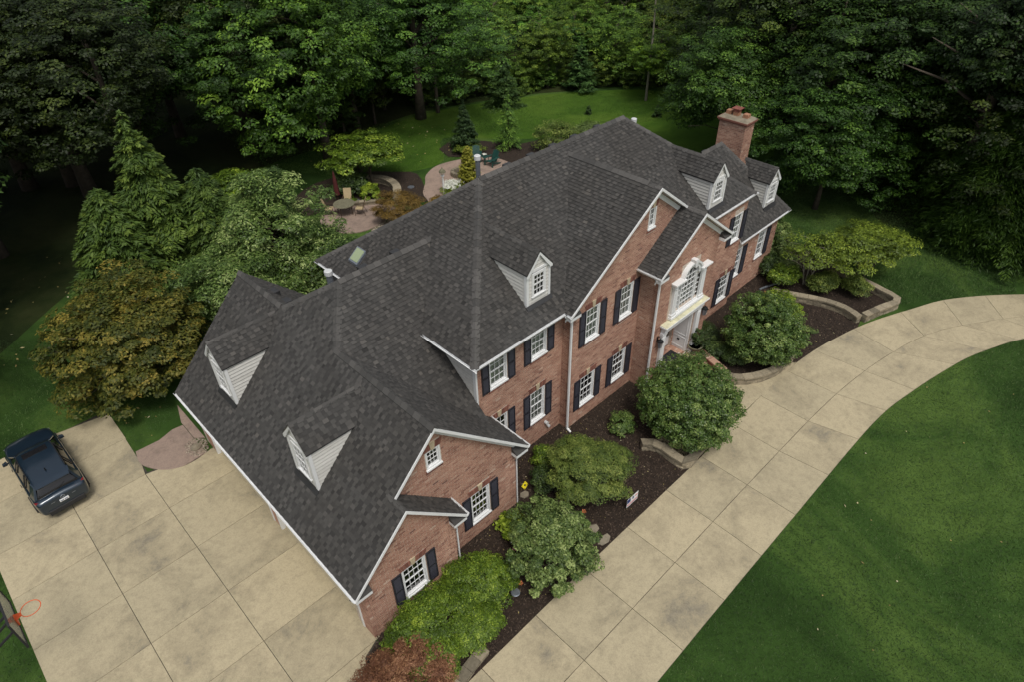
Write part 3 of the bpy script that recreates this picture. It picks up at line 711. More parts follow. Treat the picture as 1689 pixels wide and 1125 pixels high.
mb.prism_y([(PX - .06, 5.2), (PX + .06, 5.2), (PX + .10, 5.52), (PX - .10, 5.52)], -.24, .02)
mb.build('arch_trim', 'white', pw, fix=True)
mb = MB(T); mb.box(15.40, 17.66, -.16, .05, 3.2, 3.30); mb.box(15.5, 17.55, -.06, .05, 3.3, 3.36); mb.build('sill', 'white', pw)
mb = MB(T)     # mullions between the three lights
for x, a, b in ((16.03, 15.72, 16.0), (16.99, 17.02, 17.33)):
    mb = MB(T); mb.box(x - .035, x + .035, -.03, .09, 3.36, 4.74); mb.box(a, b, -.03, .088, 4.64, 4.71); mb.build('mullion', 'white', pw)
mb = MB(T)
for a, b, n in ((15.72, 16.0, 2), (16.065, 16.955, 4), (17.02, 17.33, 2)):
    for k in range(1, n): x = a + (b - a) * k / n; mb.box(x - .010, x + .010, .01, .045, 3.36, 4.66 if n == 2 else 5.12)
for k in range(1, 6): z = 3.36 + .226 * k; mb.box(15.72, 17.33, .014, .041, z - .010, z + .010)
mb.box(16.065, 16.955, .014, .041, 4.70, 4.74)
mb.build('muntin', 'white', pw)
mb = MB(T); mb.pane(15.72, 17.33, .046, 3.36, 4.66); o_ = arch_pts(PX, 4.66, .49); mb.poly([(x, .0465, z) for x, z in o_]); mb.build('pane', 'glass', pw, fix=True)
mb = MB(T); mb.box(15.72, 17.33, .16, .18, 3.3, 4.0); mb.box(15.72, 16.3, .16, .18, 4.0, 4.6); mb.build('curtain', 'curtain', pw)
mb = MB(T); mb.box(15.6, 17.45, .24, .25, 3.2, 5.3); mb.build('dark_interior', 'glassdark', pw)
# canopy shelf
mb = MB(T)
mb.box(14.98, 17.86, -.26, .0, 3.0, 3.06); mb.box(14.93, 17.92, -.32, .0, 3.06, 3.12); mb.box(15.05, 17.79, -.20, .0, 2.78, 3.0)
cn = hb(mb, 'canopy', 'white')
mb = MB(T); mb.hexa([(14.95, -.30, 3.121), (17.90, -.30, 3.121), (17.90, 0, 3.121), (14.95, 0, 3.121)], [(14.95, -.30, 3.135), (17.90, -.30, 3.135), (17.90, 0, 3.165), (14.95, 0, 3.165)]); mb.build('canopy_top', 'oldwhite', cn, fix=True)
# pilasters each side of the doorway
for a, b in ((15.02, 15.30), (17.47, 17.75)):
    mb = MB(T); mb.box(a, b, -.12, .03, .3, 2.78); mb.box(a - .03, b + .03, -.15, .03, .3, .48); mb.box(a - .02, b + .02, -.15, .03, 2.62, 2.74); mb.box(a + .05, b - .05, -.135, -.12, .6, 2.5)
    hb(mb, 'pilaster', 'white')
# recess
mb = MB(); mb.box(17.40, 17.45, 1.2, 2.10, .3, 2.95); mb.box(15.32, 15.37, 1.2, 2.10, .3, 2.95); mb.box(15.37, 17.40, 1.2, 2.12, 2.90, 2.95)
rc = hb(mb, 'doorway_lining', 'white')
mb = MB()
for z0, z1 in ((.42, 1.0), (1.12, 2.75)):
    for y0, y1 in ((1.30, 2.0),):
        t = .03
        mb.box(17.385, 17.40, y0, y1, z0, z0 + t); mb.box(17.385, 17.40, y0, y1, z1 - t, z1); mb.box(17.385, 17.40, y0, y0 + t, z0 + t, z1 - t); mb.box(17.385, 17.40, y1 - t, y1, z0 + t, z1 - t)
mb.build('panel_moulding', 'white', rc)
mb = MB(); mb.box(17.375, 17.40, 1.60, 1.70, .78, .86); mb.build('vent_plate', 'iron', rc)
mb = MB(); mb.box(15.95, 16.85, 2.06, 2.10, .32, 2.4); fd = hb(mb, 'front_door', 'white')
mb = MB()
for x in (16.03, 16.45):
    for z0, z1 in ((.45, 1.0), (1.15, 2.25)): mb.box(x, x + .32, 2.045, 2.06, z0, z1)
mb.build('panel', 'white', fd)
mb = MB(); mb.tube([(16.78, 2.0, 1.25), (16.78, 2.06, 1.25)], .03, 8); mb.build('handle', 'iron', fd)
for a, b in ((15.42, 15.88), (16.92, 17.38)):
    mb = MB(); mb.box(a, b, 2.06, 2.10, .32, .8); mb.box(a, a + .06, 2.06, 2.10, .8, 2.4); mb.box(b - .06, b, 2.06, 2.10, .8, 2.4); mb.box(a + .06, b - .06, 2.06, 2.1, 2.34, 2.4)
    for k in range(1, 5): z = .8 + .31 * k; mb.box(a + .06, b - .06, 2.065, 2.09, z - .012, z + .012)
    sl = hb(mb, 'sidelight', 'white'); mb = MB(); mb.pane(a + .06, b - .06, 2.087, .8, 2.34); mb.build('pane', 'glass', sl)
mb = MB(); mb.box(15.37, 17.4, 2.05, 2.11, 2.4, 2.9); mb.build('transom_board', 'white', rc)
# wall lanterns
for x in (14.86, 17.98):
    mb = MB(T); mb.tube([(x, 0, 2.62), (x, -.12, 2.66), (x, -.16, 2.5)], .014, 6); mb.box(x - .05, x + .05, -.02, 0, 2.35, 2.65); lt = hb(mb, 'wall_lantern', 'iron')
    mb = MB(Matrix.Translation((x, .99, 0))); mb.tube([(0, 0, 2.12), (0, 0, 2.16), (0, 0, 2.4), (0, 0, 2.46)], [.04, .075, .11, .13], 6); mb.build('lantern_glass', 'galv', lt)
    mb = MB(Matrix.Translation((x, .99, 0))); mb.tube([(0, 0, 2.46), (0, 0, 2.5), (0, 0, 2.6)], [.15, .13, .01], 6); mb.build('lantern_cap', 'iron', lt)

# ------------------------------------------------------------------ chimney, skylight, vents, lights
cx0, cx1, cy0, cy1, cz = 26.22, 27.02, 4.93, 6.34, 7.02
mb = MB(); mb.box(cx0, cx1, cy0, cy1, 0, cz); ch = hb(mb, 'chimney', 'mortar')
bricks(front(cy0), [(cx0, 3.0), (cx1, 3.0), (cx1, cz), (cx0, cz)], (), 61); bricks(left(cx0), [(-cy1, 3.0), (-cy0, 3.0), (-cy0, cz), (-cy1, cz)], (), 62)
mb = MB(); mb.box(cx0 - .06, cx1 + .06, cy0 - .06, cy1 + .06, cz - .16, cz - .08); mb.box(cx0 - .11, cx1 + .11, cy0 - .11, cy1 + .11, cz - .08, cz)
mb.build('chimney_crown', M['lintel'], ch)
mb = MB(); mb.hexa([(cx0 - .09, cy0 - .09, cz), (cx1 + .09, cy0 - .09, cz), (cx1 + .09, cy1 + .09, cz), (cx0 - .09, cy1 + .09, cz)], [(cx0 + .05, cy0 + .05, cz + .10), (cx1 - .05, cy0 + .05, cz + .10), (cx1 - .05, cy1 - .05, cz + .10), (cx0 + .05, cy1 - .05, cz + .10)]); mb.build('chimney_wash', M['flag'], ch, fix=True)
for y in (5.2, 5.72, 6.1):
    mb = MB(); mb.box(26.5, 26.78, y - .13, y + .13, cz + .09, cz + .27); mb.build('flue', 'terracotta', ch)
mb = MB(); mb.box(26.43, 26.85, 5.50, 5.94, cz + .42, cz + .45); mb.box(26.5, 26.78, 5.58, 5.86, cz + .27, cz + .42); mb.build('flue_cap', 'rust', ch)
# skylight on the main roof's left slope
def on(zf, x, y, h=0): return (x, y, zf[0] + zf[1] * x + zf[2] * y + h)
mb = MB(); q = [(6.68, 8.80), (7.14, 8.80), (7.14, 9.33), (6.68, 9.33)]
mb.hexa([on(ML, x, y) for x, y in q], [on(ML, x, y, .14) for x, y in q]); sk = hb(mb, 'skylight', 'galv', fix=True)
q2 = [(6.72, 8.85), (7.10, 8.85), (7.10, 9.28), (6.72, 9.28)]
mb = MB(); mb.hexa([on(ML, x, y, .13) for x, y in q2], [on(ML, x, y, .16) for x, y in q2]); mb.build('pane', 'skyglass', sk, fix=True)
def vent_pipe(x, y, z0, z1, r=.11, capr=.14):
    mb = MB(); mb.lathe([(r, z0), (r, z1 - .18)], 14, (x, y)); v = hb(mb, 'flue_pipe', 'galv')
    mb = MB(); mb.lathe([(r * .9, z1 - .2), (capr, z1 - .17), (capr, z1 - .02), (capr * .8, z1)], 14, (x, y)); mb.build('pipe_cap', 'pvc', v)
vent_pipe(5.16, 8.0, 6.3, 7.15); vent_pipe(11.6, 7.6, 7.9, 9.25, .09, .125); vent_pipe(20.9, 7.6, 7.2, 8.05, .1, .13)
# box vents on the far slopes
def box_vent(zf, x, y, w=.17):
    mb = MB(); c = Vector(on(zf, x, y)); mb.box(c.x - w, c.x + w, c.y - w, c.y + w, c.z - .12, c.z + .10); b = hb(mb, 'box_vent', 'flash', bevel=.03)
for y in (9.15, 10.0): box_vent(C_, 3.95, y)
for x in (12.2, 13.4, 14.6, 15.8, 17.2): box_vent(MBk, x, 6.62)
for x in (22.5, 23.2): box_vent(WB, x, 5.1)
box_vent(F_, 5.9, 6.95); box_vent(F_, 7.2, 6.95)
# flood lamps and spigot covers on the base wall
for x, z in ((.42, 2.45),):
    mb = MB(front(.27)); mb.tube([(x - .3, .1, z), (x - .42, .02, z - .02)], [.05, .07], 8); mb.tube([(x - .3, .25, z), (x - .42, .25, z - .05)], [.05, .07], 8); hb(mb, 'flood_lamp', 'iron')
mb = MB(front(2.35)); mb.tube([(9.75, .0, .72), (9.75, -.14, .72)], .07, 10); mb.tube([(9.85, .0, .5), (9.85, -.14, .5)], .06, 10); hb(mb, 'dryer_vent', 'pvc')

# 300 nearest bricks and shingles as parts, the rest joined
def split(L, single, many, mat):
    L.sort(key=lambda e: e[0])
    for d, v, f, t in L[:300]:
        mb = MB(); c = sum((Vector(p) for p in v), Vector()) / len(v)
        mb.v = [tuple(Vector(p) - c) for p in v]; mb.f = f; mb.t = [t] * len(f)
        o = mb.build(single, mat); o.parent = HOUSE; o.matrix_parent_inverse = HINV; o.location = c
    V = []; Fc = []; tt = []; n = 0
    for d, v, f, t in L[300:]:
        V += [tuple(p) for p in v]; Fc += [[i + n for i in q] for q in f]; tt += [t] * len(f); n += len(v)
    mb = MB(); mb.v = V; mb.f = Fc; mb.t = tt; stuff(hb(mb, many, mat))
split(BR, 'brick', 'bricks', 'brick'); split(ROOFSH, 'shingle', 'shingles', 'shingle')

# ------------------------------------------------------------------ ground, woodland floor, beds, driveway
def smooth(pts, n=4, closed=False):
    out = []; N = len(pts)
    for i in range(N if closed else N - 1):
        p = [pts[(i + k) % N] if closed else pts[min(max(i + k, 0), N - 1)] for k in (-1, 0, 1, 2)]
        for j in range(n):
            t = j / n; out.append(tuple(.5 * (2 * p[1][a] + (p[2][a] - p[0][a]) * t + (2 * p[0][a] - 5 * p[1][a] + 4 * p[2][a] - p[3][a]) * t * t + (3 * p[1][a] - p[0][a] - 3 * p[2][a] + p[3][a]) * t ** 3) for a in (0, 1)))
    if not closed: out.append(tuple(pts[-1]))
    return out
mb = MB(); mb.poly([(-400, -400, 0), (500, -400, 0), (500, 600, 0), (-400, 600, 0)]); struct(mb.build('ground', 'grass'))
# woodland floor from the tree edge; at left, lawn shade painted dark
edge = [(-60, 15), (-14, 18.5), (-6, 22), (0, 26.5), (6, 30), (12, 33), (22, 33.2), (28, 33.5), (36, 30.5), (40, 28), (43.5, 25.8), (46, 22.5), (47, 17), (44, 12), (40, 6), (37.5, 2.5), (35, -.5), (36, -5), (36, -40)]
mb = MB(); es = smooth(edge, 5); mb.poly([(x, y, .004) for x, y in es] + [(400, -40, .004), (400, 500, .004), (-60, 500, .004)][:3]); struct(mb.build('woodland_floor_lawn_shade', 'wood_floor_shade'))

mb = MB(); mb.poly([(x, y, .006) for x, y in smooth([(18.5, 27.5), (20.9, 25.2), (23.5, 25.0), (26, 28), (29, 24.5), (33, 20), (30, 14), (38, 9), (43, 12), (46, 17), (45, 22.5), (42, 26), (36, 30), (28, 33), (21, 32)], 4, True)]); struct(mb.build('back_lawn', 'grass2'))
DR = empty('driveway', (0, 0, 0)); struct(DR)
def slab(poly, z1=.05, name='concrete_slab', mat='slab', parent=None, gap=.009, z0=-.05):
    cx = sum(p[0] for p in poly) / len(poly); cy = sum(p[1] for p in poly) / len(poly)
    q = []
    for x, y in poly:
        d = math.hypot(x - cx, y - cy) or 1; k = 1 - gap * 1.3 / d; q.append((cx + (x - cx) * k, cy + (y - cy) * k))
    mb = MB(); mb.hexa([(x, y, z0) for x, y in q], [(x, y, z1) for x, y in q], random.random()); return mb.build(name, mat, parent or DR, fix=True)
# apron beside the garage
XS = [-7.0, -4.45, -2.05, .46]; YS = [-7, -4.7, -2.62, .2, 2.5, 4.78, 7.02, 9.25, 11.4, 13.8, 16.1]
paver = smooth([(-1.88, 12.8), (-1.98, 12.2), (-1.9, 11.8), (-1.62, 11.3), (-1.35, 11.02), (-.95, 10.8), (-.5, 10.74), (-.1, 10.8), (.33, 10.9)], 4)
for i in range(3):
    for j in range(10):
        x0, x1, y0, y1 = XS[i], XS[i + 1], YS[j], YS[j + 1]
        if i == 2 and j >= 8: continue
        if j < 2: continue
        if i == 2 and j == 2: slab([(x0, y0), (-1.35, y0), (-.75, -.9), (-.2, .0), (.3, y1), (x0, y1)]); continue
        if i == 2 and j == 7:
            slab([(x0, y0), (x1, y0), (x1, 10.88)] + [p for p in paver[::-1] if p[1] < 11.38 and p[0] < .3 and p[0] > x0] + [(x0, 11.4)]); continue
        if i == 0 and j == 0: pass
        if i == 1 and j == 8: slab([(x0, y0), (-2.05, y0), (-1.95, 12.0), (-1.9, y1), (x0, y1)]); continue
        if i == 1 and j == 9: slab([(x0, y0), (-1.88, y0), (-1.86, 15.6), (-2.1, 15.75), (x0, y1 + .05)]); continue
        slab([(x0, y0), (x1, y0), (x1, y1), (x0, y1)])
mb = MB(); mb.poly([(-6.97, -8, .012), (.33, -8, .012), (.33, 10.85, .012), (-1.95, 11.5, .012), (-1.9, 16.0, .012), (-6.97, 16.05, .012)]); mb.build('joint_bed', 'joint', DR)
# drive along the front of the house: inner edge, centre joint, outer edge
inn = [(-7, -6.5), (0, -6.38), (6.4, -6.30), (13, -6.28), (19, -6.3), (21.8, -6.62), (25.3, -7.35), (27.2, -8.0), (29.1, -8.9), (31, -10.6), (32.5, -13), (33.2, -16)]
mid = [(-7, -4.5), (0, -4.5), (6.4, -4.48), (13, -4.45), (18.5, -4.5), (21.6, -4.72), (24.3, -5.15), (26.5, -5.75), (28.6, -6.85), (31.6, -9.0), (34, -12), (35.2, -16)]
out_ = [(-7, -2.6), (0, -2.62), (6.4, -2.55), (13, -2.55), (18.5, -2.42), (21.4, -2.55), (24.8, -3.25), (27.7, -4.35), (30.1, -5.5), (33, -8), (35.6, -11.5), (37.2, -16)]
def along(P, u):
    L = [0]
    for a, b in zip(P, P[1:]): L.append(L[-1] + math.hypot(b[0] - a[0], b[1] - a[1]))
    return L
def resamp(P, ts):
    S_ = smooth(P, 10); n = len(P) - 1; r = []
    for t in ts:
        k = t * 10; i = min(int(k), len(S_) - 2); f = k - i; r.append((S_[i][0] + (S_[i + 1][0] - S_[i][0]) * f, S_[i][1] + (S_[i + 1][1] - S_[i][1]) * f))
    return r
# parameter t along control points; cross joints chosen so that the middle joint falls where the photograph has it
def t_for_x(P, x):
    lo, hi = 0, len(P) - 1.0
    for _ in range(40):
        m_ = (lo + hi) / 2
        if resamp(P, [m_])[0][0] < x: lo = m_
        else: hi = m_
    return lo
xj = [-6.9, -4.7, -2.5, -.3, 1.95, 4.17, 6.39, 8.6, 10.8, 13.0, 15.25, 17.45, 19.7, 21.9, 24.0, 26.1, 28.1, 29.9, 31.6, 33.3, 34.6]
tm = [t_for_x(mid, x) for x in xj]
for a, b in zip(tm, tm[1:]):
    ts = [a + (b - a) * k / 5 for k in range(6)]
    m1, o1, i1 = resamp(mid, ts), resamp(out_, ts), resamp(inn, ts)
    slab(m1 + o1[::-1]); slab(i1 + m1[::-1])
ts = [k * 11 / 60 for k in range(61)]
mb = MB()
oo, ii = resamp(out_, ts), resamp(inn, ts)
for k in range(60): mb.poly([(*ii[k], .014), (*ii[k + 1], .014), (*oo[k + 1], .014), (*oo[k], .014)])
mb.build('joint_bed', 'joint', DR)
# short concrete landing in front of the steps
for p in ([(12.25, -2.5), (14.3, -2.5), (14.3, -.9), (12.25, -.9)], [(14.35, -2.42), (16.2, -2.42), (16.2, -.75), (14.35, -.75)], [(16.25, -2.44), (20.45, -2.44), (20.3, -2.33), (19.0, -2.28), (18.25, -2.05), (17.66, -1.70), (17.25, -1.3), (17.15, -.6), (16.25, -.6)]): slab(p, .045)

# stamped path at the back corner of the garage
pth = paver + [(.33, 13.6), (.1, 13.5), (-.3, 13.1), (-.9, 12.85)]
PP = struct(empty('garden_path'))
slab([p for p in paver if p[0] < -.45 or True][:22] + [(.0, 10.84), (.0, 12.9), (-.4, 12.95), (-1.0, 12.75)], .056, 'stamped_slab', 'stamped', PP, 0)
slab([(.02, 11.9), (.33, 11.6), (.33, 14.2), (.02, 13.1)], .056, 'stamped_slab', 'stamped', PP, 0)

# mulch beds
DRV = smooth(out_, 6) + smooth(inn, 6)[::-1]
def bed(poly, z=.035, name='mulch_bed', n=2500, seed=1, size=(.018, .06)):
    mb = MB(); mb.poly([(x, y, z) for x, y in poly]); b = struct(mb.build(name, 'soil'))
    rs = np.random.default_rng(seed); P = np.array(poly); lo = P.min(0); hi = P.max(0)
    pts = rs.uniform(lo, hi, (n * 3, 2)); pts = np.array([p for p in pts if inside(poly, p[0], p[1]) and not inside(DRV, p[0], p[1] - .02)][:n])
    k = len(pts); a = rs.uniform(0, np.pi, k); L = rs.uniform(*size, k); Wd = L * rs.uniform(.2, .45, k)
    t = np.stack([np.cos(a), np.sin(a), rs.normal(0, .35, k)], 1); bb = np.stack([-np.sin(a), np.cos(a), rs.normal(0, .35, k)], 1)
    c = np.column_stack([pts, z + rs.uniform(.006, .03, k)])
    V = np.concatenate([c + t * L[:, None], c + bb * Wd[:, None], c - t * L[:, None], c - bb * Wd[:, None]], 1).reshape(-1, 3)
    o = nmesh('mulch_chips', V, np.arange(4 * k).reshape(k, 4), rs.beta(2, 2.4, k), 'mulch'); stuff(o); o.parent = b
    return b
bed([(.35, .25), (3.62, .25), (3.62, .8), (6.65, .8), (6.65, 2.35), (10.55, 2.35), (10.55, 1.95), (14.45, 1.95), (14.45, 1.15), (14.8, 1.1), (14.4, -.4), (14.25, -1.0), (14.2, -2.35), (12.2, -2.7), (7, -2.7), (1.6, -2.75), (-2.3, -2.75), (.35, -1.3)], n=26000, seed=2)
bed([(-1.5, -2.5), (1.6, -2.5), (.35, -1.3), (.3, .15), (-.6, -.3)], n=1500, seed=3)
bed([(17.8, 2.1), (22.17, 2.1), (22.17, 2.3), (26.3, 2.3), (28.6, 1.5), (28.0, -2.4), (27.5, -3.6), (25.2, -3.1), (24.3, -3.3), (21.6, -2.75), (20.3, -2.5), (19.4, -2.1), (18.4, -1.8), (17.8, -1.2), (17.8, .9)], n=15000, seed=4)
bed([(25.0, 20.0), (26.9, 18.5), (33.5, 17.2), (34.2, 19.6), (31.5, 22.3), (28.9, 23.2), (27.6, 25.6), (25.9, 27.2), (24.5, 26.7), (24.1, 25.2), (25.2, 23.9)], n=2500, seed=5)
bed(smooth([(17.6, 23.2), (18.8, 21.0), (19.6, 22.0), (20.9, 24.6), (20.0, 26.0), (18.6, 27.4), (15.5, 28.3), (13.0, 27.0), (12.6, 24.8), (14.8, 24.6), (16.3, 24.2)], 3, True), n=2500, seed=6)

# ------------------------------------------------------------------ retaining walls of stacked stone
def arc_len(P):
    L = [0]
    for a, b in zip(P, P[1:]): L.append(L[-1] + math.hypot(b[0] - a[0], b[1] - a[1]))
    return L
def pt_at(P, L, s):
    s = min(max(s, 0), L[-1])
    for i in range(len(P) - 1):
        if s <= L[i + 1]:
            f = (s - L[i]) / max(1e-6, L[i + 1] - L[i]); d = (P[i + 1][0] - P[i][0], P[i + 1][1] - P[i][1]); q = math.hypot(*d) or 1
            return (P[i][0] + d[0] * f, P[i][1] + d[1] * f), (d[0] / q, d[1] / q)
def stone_wall(path, h, label, courses=3, w=.24, capw=.33, seed=0, capmat='wallstone', mat='wallstone', blk=.30, name='retaining_wall', caph=.07, capl=.42, cat='wall'):
    rnd = random.Random(seed); P = smooth(path, 6); L = arc_len(P); W_ = tag(empty(name, (path[0][0], path[0][1], 0)), label, cat)
    inv = Matrix.Translation((-path[0][0], -path[0][1], 0)); ch_ = (h - caph) / courses
    def block(s0, s1, z0, z1, ww, nm, mt, jit):
        (a, da) = pt_at(P, L, s0); (b, db) = pt_at(P, L, s1); j = rnd.uniform(-jit, jit)
        n0 = (-da[1], da[0]); n1 = (-db[1], db[0]); o = ww / 2
        q = [(a[0] + n0[0] * (o + j), a[1] + n0[1] * (o + j)), (b[0] + n1[0] * (o + j), b[1] + n1[1] * (o + j)), (b[0] - n1[0] * (o + j), b[1] - n1[1] * (o + j)), (a[0] - n0[0] * (o + j), a[1] - n0[1] * (o + j))]
        mb = MB(); mb.prism_z(q, z0, z1, rnd.random()); ob = mb.build(nm, mt, W_, fix=True); ob.matrix_parent_inverse = inv; return ob
    for c in range(courses):
        s = -rnd.random() * blk * .5
        while s < L[-1] - .04:
            e = s + blk * rnd.uniform(.7, 1.3); block(max(0, s), min(L[-1], e - .012), .0 + c * ch_, (c + 1) * ch_ - .008, w, 'stone', mat, .012); s = e
    s = 0
    n = max(1, round(L[-1] / capl))
    for k in range(n): block(L[-1] * k / n, L[-1] * (k + 1) / n - .01, h - caph, h + rnd.uniform(-.004, .004), capw, 'cap_stone', capmat, .006)
    return W_
stone_wall([(11.75, -.72), (12.0, -.95), (12.12, -1.4), (12.12, -2.42), (13.0, -2.40), (13.75, -2.36)], .42, 'low tan stone retaining wall under the big round shrub left of the front steps', seed=1)
stone_wall([(17.25, -.75), (17.35, -1.2), (17.75, -1.6), (18.3, -1.92), (19.0, -2.15), (19.6, -2.2), (20.35, -2.18)], .42, 'curved tan stone retaining wall round the dark hedge right of the front steps', seed=2)
stone_wall([(24.2, .9), (24.55, .1), (24.95, -.75), (25.2, -1.5), (25.25, -2.3), (25.0, -3.05)], .42, 'curved stone retaining wall at the right hand bed, its inner arm beside dark mulch', seed=3)
stone_wall([(25.3, -3.15), (26.4, -3.45), (27.6, -3.75), (27.95, -2.7), (28.2, -1.4), (28.4, -.1), (28.5, 1.2), (28.6, 2.6)], .42, 'long stone retaining wall round the outside of the right hand bed below the yellow green tree', seed=4)
stone_wall([(1.15, -1.95), (1.9, -1.95), (2.55, -1.95)] if False else [(.85, -2.62), (1.25, -2.5), (1.95, -2.38), (2.35, -2.33)], .32, 'short stack of tan capping stones at the corner between red maple and drive', seed=5)
stone_wall([(17.85, 25.9), (18.45, 25.3), (18.65, 24.4), (18.4, 23.4), (17.75, 22.5), (17.35, 22.0)], .45, 'curved stone seat wall behind the bronze maple by the patio', seed=6, capw=.5, w=.4)
stone_wall([(15.0, 24.1), (16.2, 23.25), (16.75, 22.85)], .3, 'short straight stone edging wall at the back of the dining patio', seed=7)
# brick cheek wall and steps at the door
stone_wall([(17.75, 1.0), (17.7, .5), (17.55, 0), (17.35, -.75)], .5, 'low brick wall beside the potted topiary at the front steps', seed=8, mat='lintel', capmat='brick', blk=.2, courses=6, name='brick_cheek_wall', caph=.06, capl=.09, w=.26, capw=.3)
ST = tag(empty('front_steps', (16.4, 0, 0)), 'brick landing and two brick steps leading up to the front door', 'steps')
def pavers(x0, x1, y0, y1, z0, z1, par, seed):
    rnd = random.Random(seed); nx = max(1, round((x1 - x0) / .21)); ny = max(1, round((y1 - y0) / .105)); mb = MB()
    for i in range(nx):
        for j in range(ny):
            a = x0 + (x1 - x0) * i / nx; b = x0 + (x1 - x0) * (i + 1) / nx - .008; c = y0 + (y1 - y0) * j / ny; d = y0 + (y1 - y0) * (j + 1) / ny - .008
            mb.box(a, b, c, d, z0, z1 + rnd.uniform(-.002, .002), rnd.random())
    o = stuff(mb.build('paving_bricks', 'brick', par)); o.matrix_parent_inverse = Matrix.Translation((-16.4, 0, 0))
pavers(14.85, 17.6, .1, 2.05, 0, .3, ST, 1); pavers(14.85, 17.5, -.25, .09, 0, .2, ST, 2); pavers(14.85, 17.4, -.6, -.26, 0, .1, ST, 3)
mb = MB(); mb.box(-.6, .6, -.42, .42, 0, .018); mb.box(-.56, .56, -.38, .38, .018, .024); o = mb.build('doormat', 'black'); o.location = (16.45, 1.30, .305); tag(o, 'large black doormat on the brick landing under the canopy', 'doormat')

# ------------------------------------------------------------------ foliage
def quads(c, n, L, Wd, rs, along=None):
    """leaf rhombi with centre c, normal n"""
    k = len(c); n = n / np.maximum(1e-6, np.linalg.norm(n, axis=1, keepdims=True))
    t = rs.normal(size=(k, 3)) if along is None else along + rs.normal(0, .25, (k, 3))
    t = t - n * (t * n).sum(1, keepdims=True); t /= np.maximum(1e-6, np.linalg.norm(t, axis=1, keepdims=True)); b = np.cross(n, t)
    L = np.broadcast_to(L, (k,))[:, None]; Wd = np.broadcast_to(Wd, (k,))[:, None]
    return np.concatenate([c - t * L, c + b * Wd - t * L * .1, c + t * L, c - b * Wd - t * L * .1], 1).reshape(-1, 3)
def lobes(rs, k=9, amp=.18):
    D = rs.normal(size=(k, 3)); D /= np.linalg.norm(D, axis=1, keepdims=True); A = rs.uniform(-amp, amp, k)
    return lambda d: 1 + (np.exp(4 * (d @ D.T - 1)) * A).sum(1)
def clumpy(seed, R_, nc, rc, per, L, Wd=None, shell=(.62, 1), flat=.62, zmin=-.35, lob=.25, upw=.7, jit=.55, cone=0, tvar=.2):
    """crown of leaf clumps spread through an ellipsoid's outer volume; returns V, F, tone"""
    rs = np.random.default_rng(seed); d = rs.normal(size=(nc * 4, 3)); d /= np.linalg.norm(d, axis=1, keepdims=True)
    d = d[d[:, 2] > zmin][:nc]; nc = len(d); f = lobes(rs, 12, lob)(d); R_ = np.array(R_)
    rr = rs.uniform(*shell, nc) * f; C_0 = d * rr[:, None] * R_
    if cone:
        zz = (C_0[:, 2] / R_[2] + 1) / 2; C_0[:, :2] *= (1.35 * (1 - cone * zz))[:, None]
    rcl = rc * rs.uniform(.6, 1.25, nc); ct = rs.normal(0, tvar, nc)
    idx = np.repeat(np.arange(nc), per); k = len(idx)
    e = rs.normal(size=(k, 3)); e /= np.linalg.norm(e, axis=1, keepdims=True); e[:, 2] = np.where(rs.random(k) < .75, np.abs(e[:, 2]), e[:, 2])
    rad = rs.uniform(.45, 1.0, k) ** .6
    p = C_0[idx] + e * (rcl[idx] * rad)[:, None] * np.array([1, 1, flat])
    n = e * .6 + np.array([0, 0, upw]) + d[idx] * .35 + rs.normal(0, jit, (k, 3)) * .6
    V = quads(p, n, L * rs.uniform(.7, 1.3, k), (Wd or L * .55) * rs.uniform(.7, 1.3, k), rs)
    tone = .42 + ct[idx] + rs.normal(0, .21, k)
    return V, np.arange(4 * k).reshape(k, 4), tone
def plant(name, x, y, label, cat, mat, crown, cz, group=None, trunk=None, z=0, crownname='crown', color=None):
    T_ = tag(empty(name, (x, y, z), random.random() * 6), label, cat, group)
    V, F, t = crown; o = nmesh(crownname, V, F, t, mat, T_); o.location = (0, 0, cz)
    if color: o.color = (*color, 1)
    if trunk:
        r, hgt, mt = trunk; mb = MB(); rnd = random.Random(name + str(x))
        if hgt > 0:
            mb.tube([(0, 0, -.05), (r * .3, 0, hgt * .5), (-r * .3, r * .3, hgt)], [r * 1.2, r * .9, r * .5], 8)
        for k in range(6):
            a = k * 1.05 + rnd.random(); q = cz * rnd.uniform(.5, .9) + .3
            mb.tube([(0, 0, max(.05, hgt * .5)), (math.cos(a) * q * .4, math.sin(a) * q * .4, max(.1, hgt * .5) + q * .4), (math.cos(a) * q * .8, math.sin(a) * q * .8, max(.1, hgt * .5) + q * .75)], [r * .6, r * .4, r * .12], 5)
        mb.build('trunk' if hgt > 0 else 'stems', mt, T_)
    return T_
TK = (.05, 0, 'trunk')
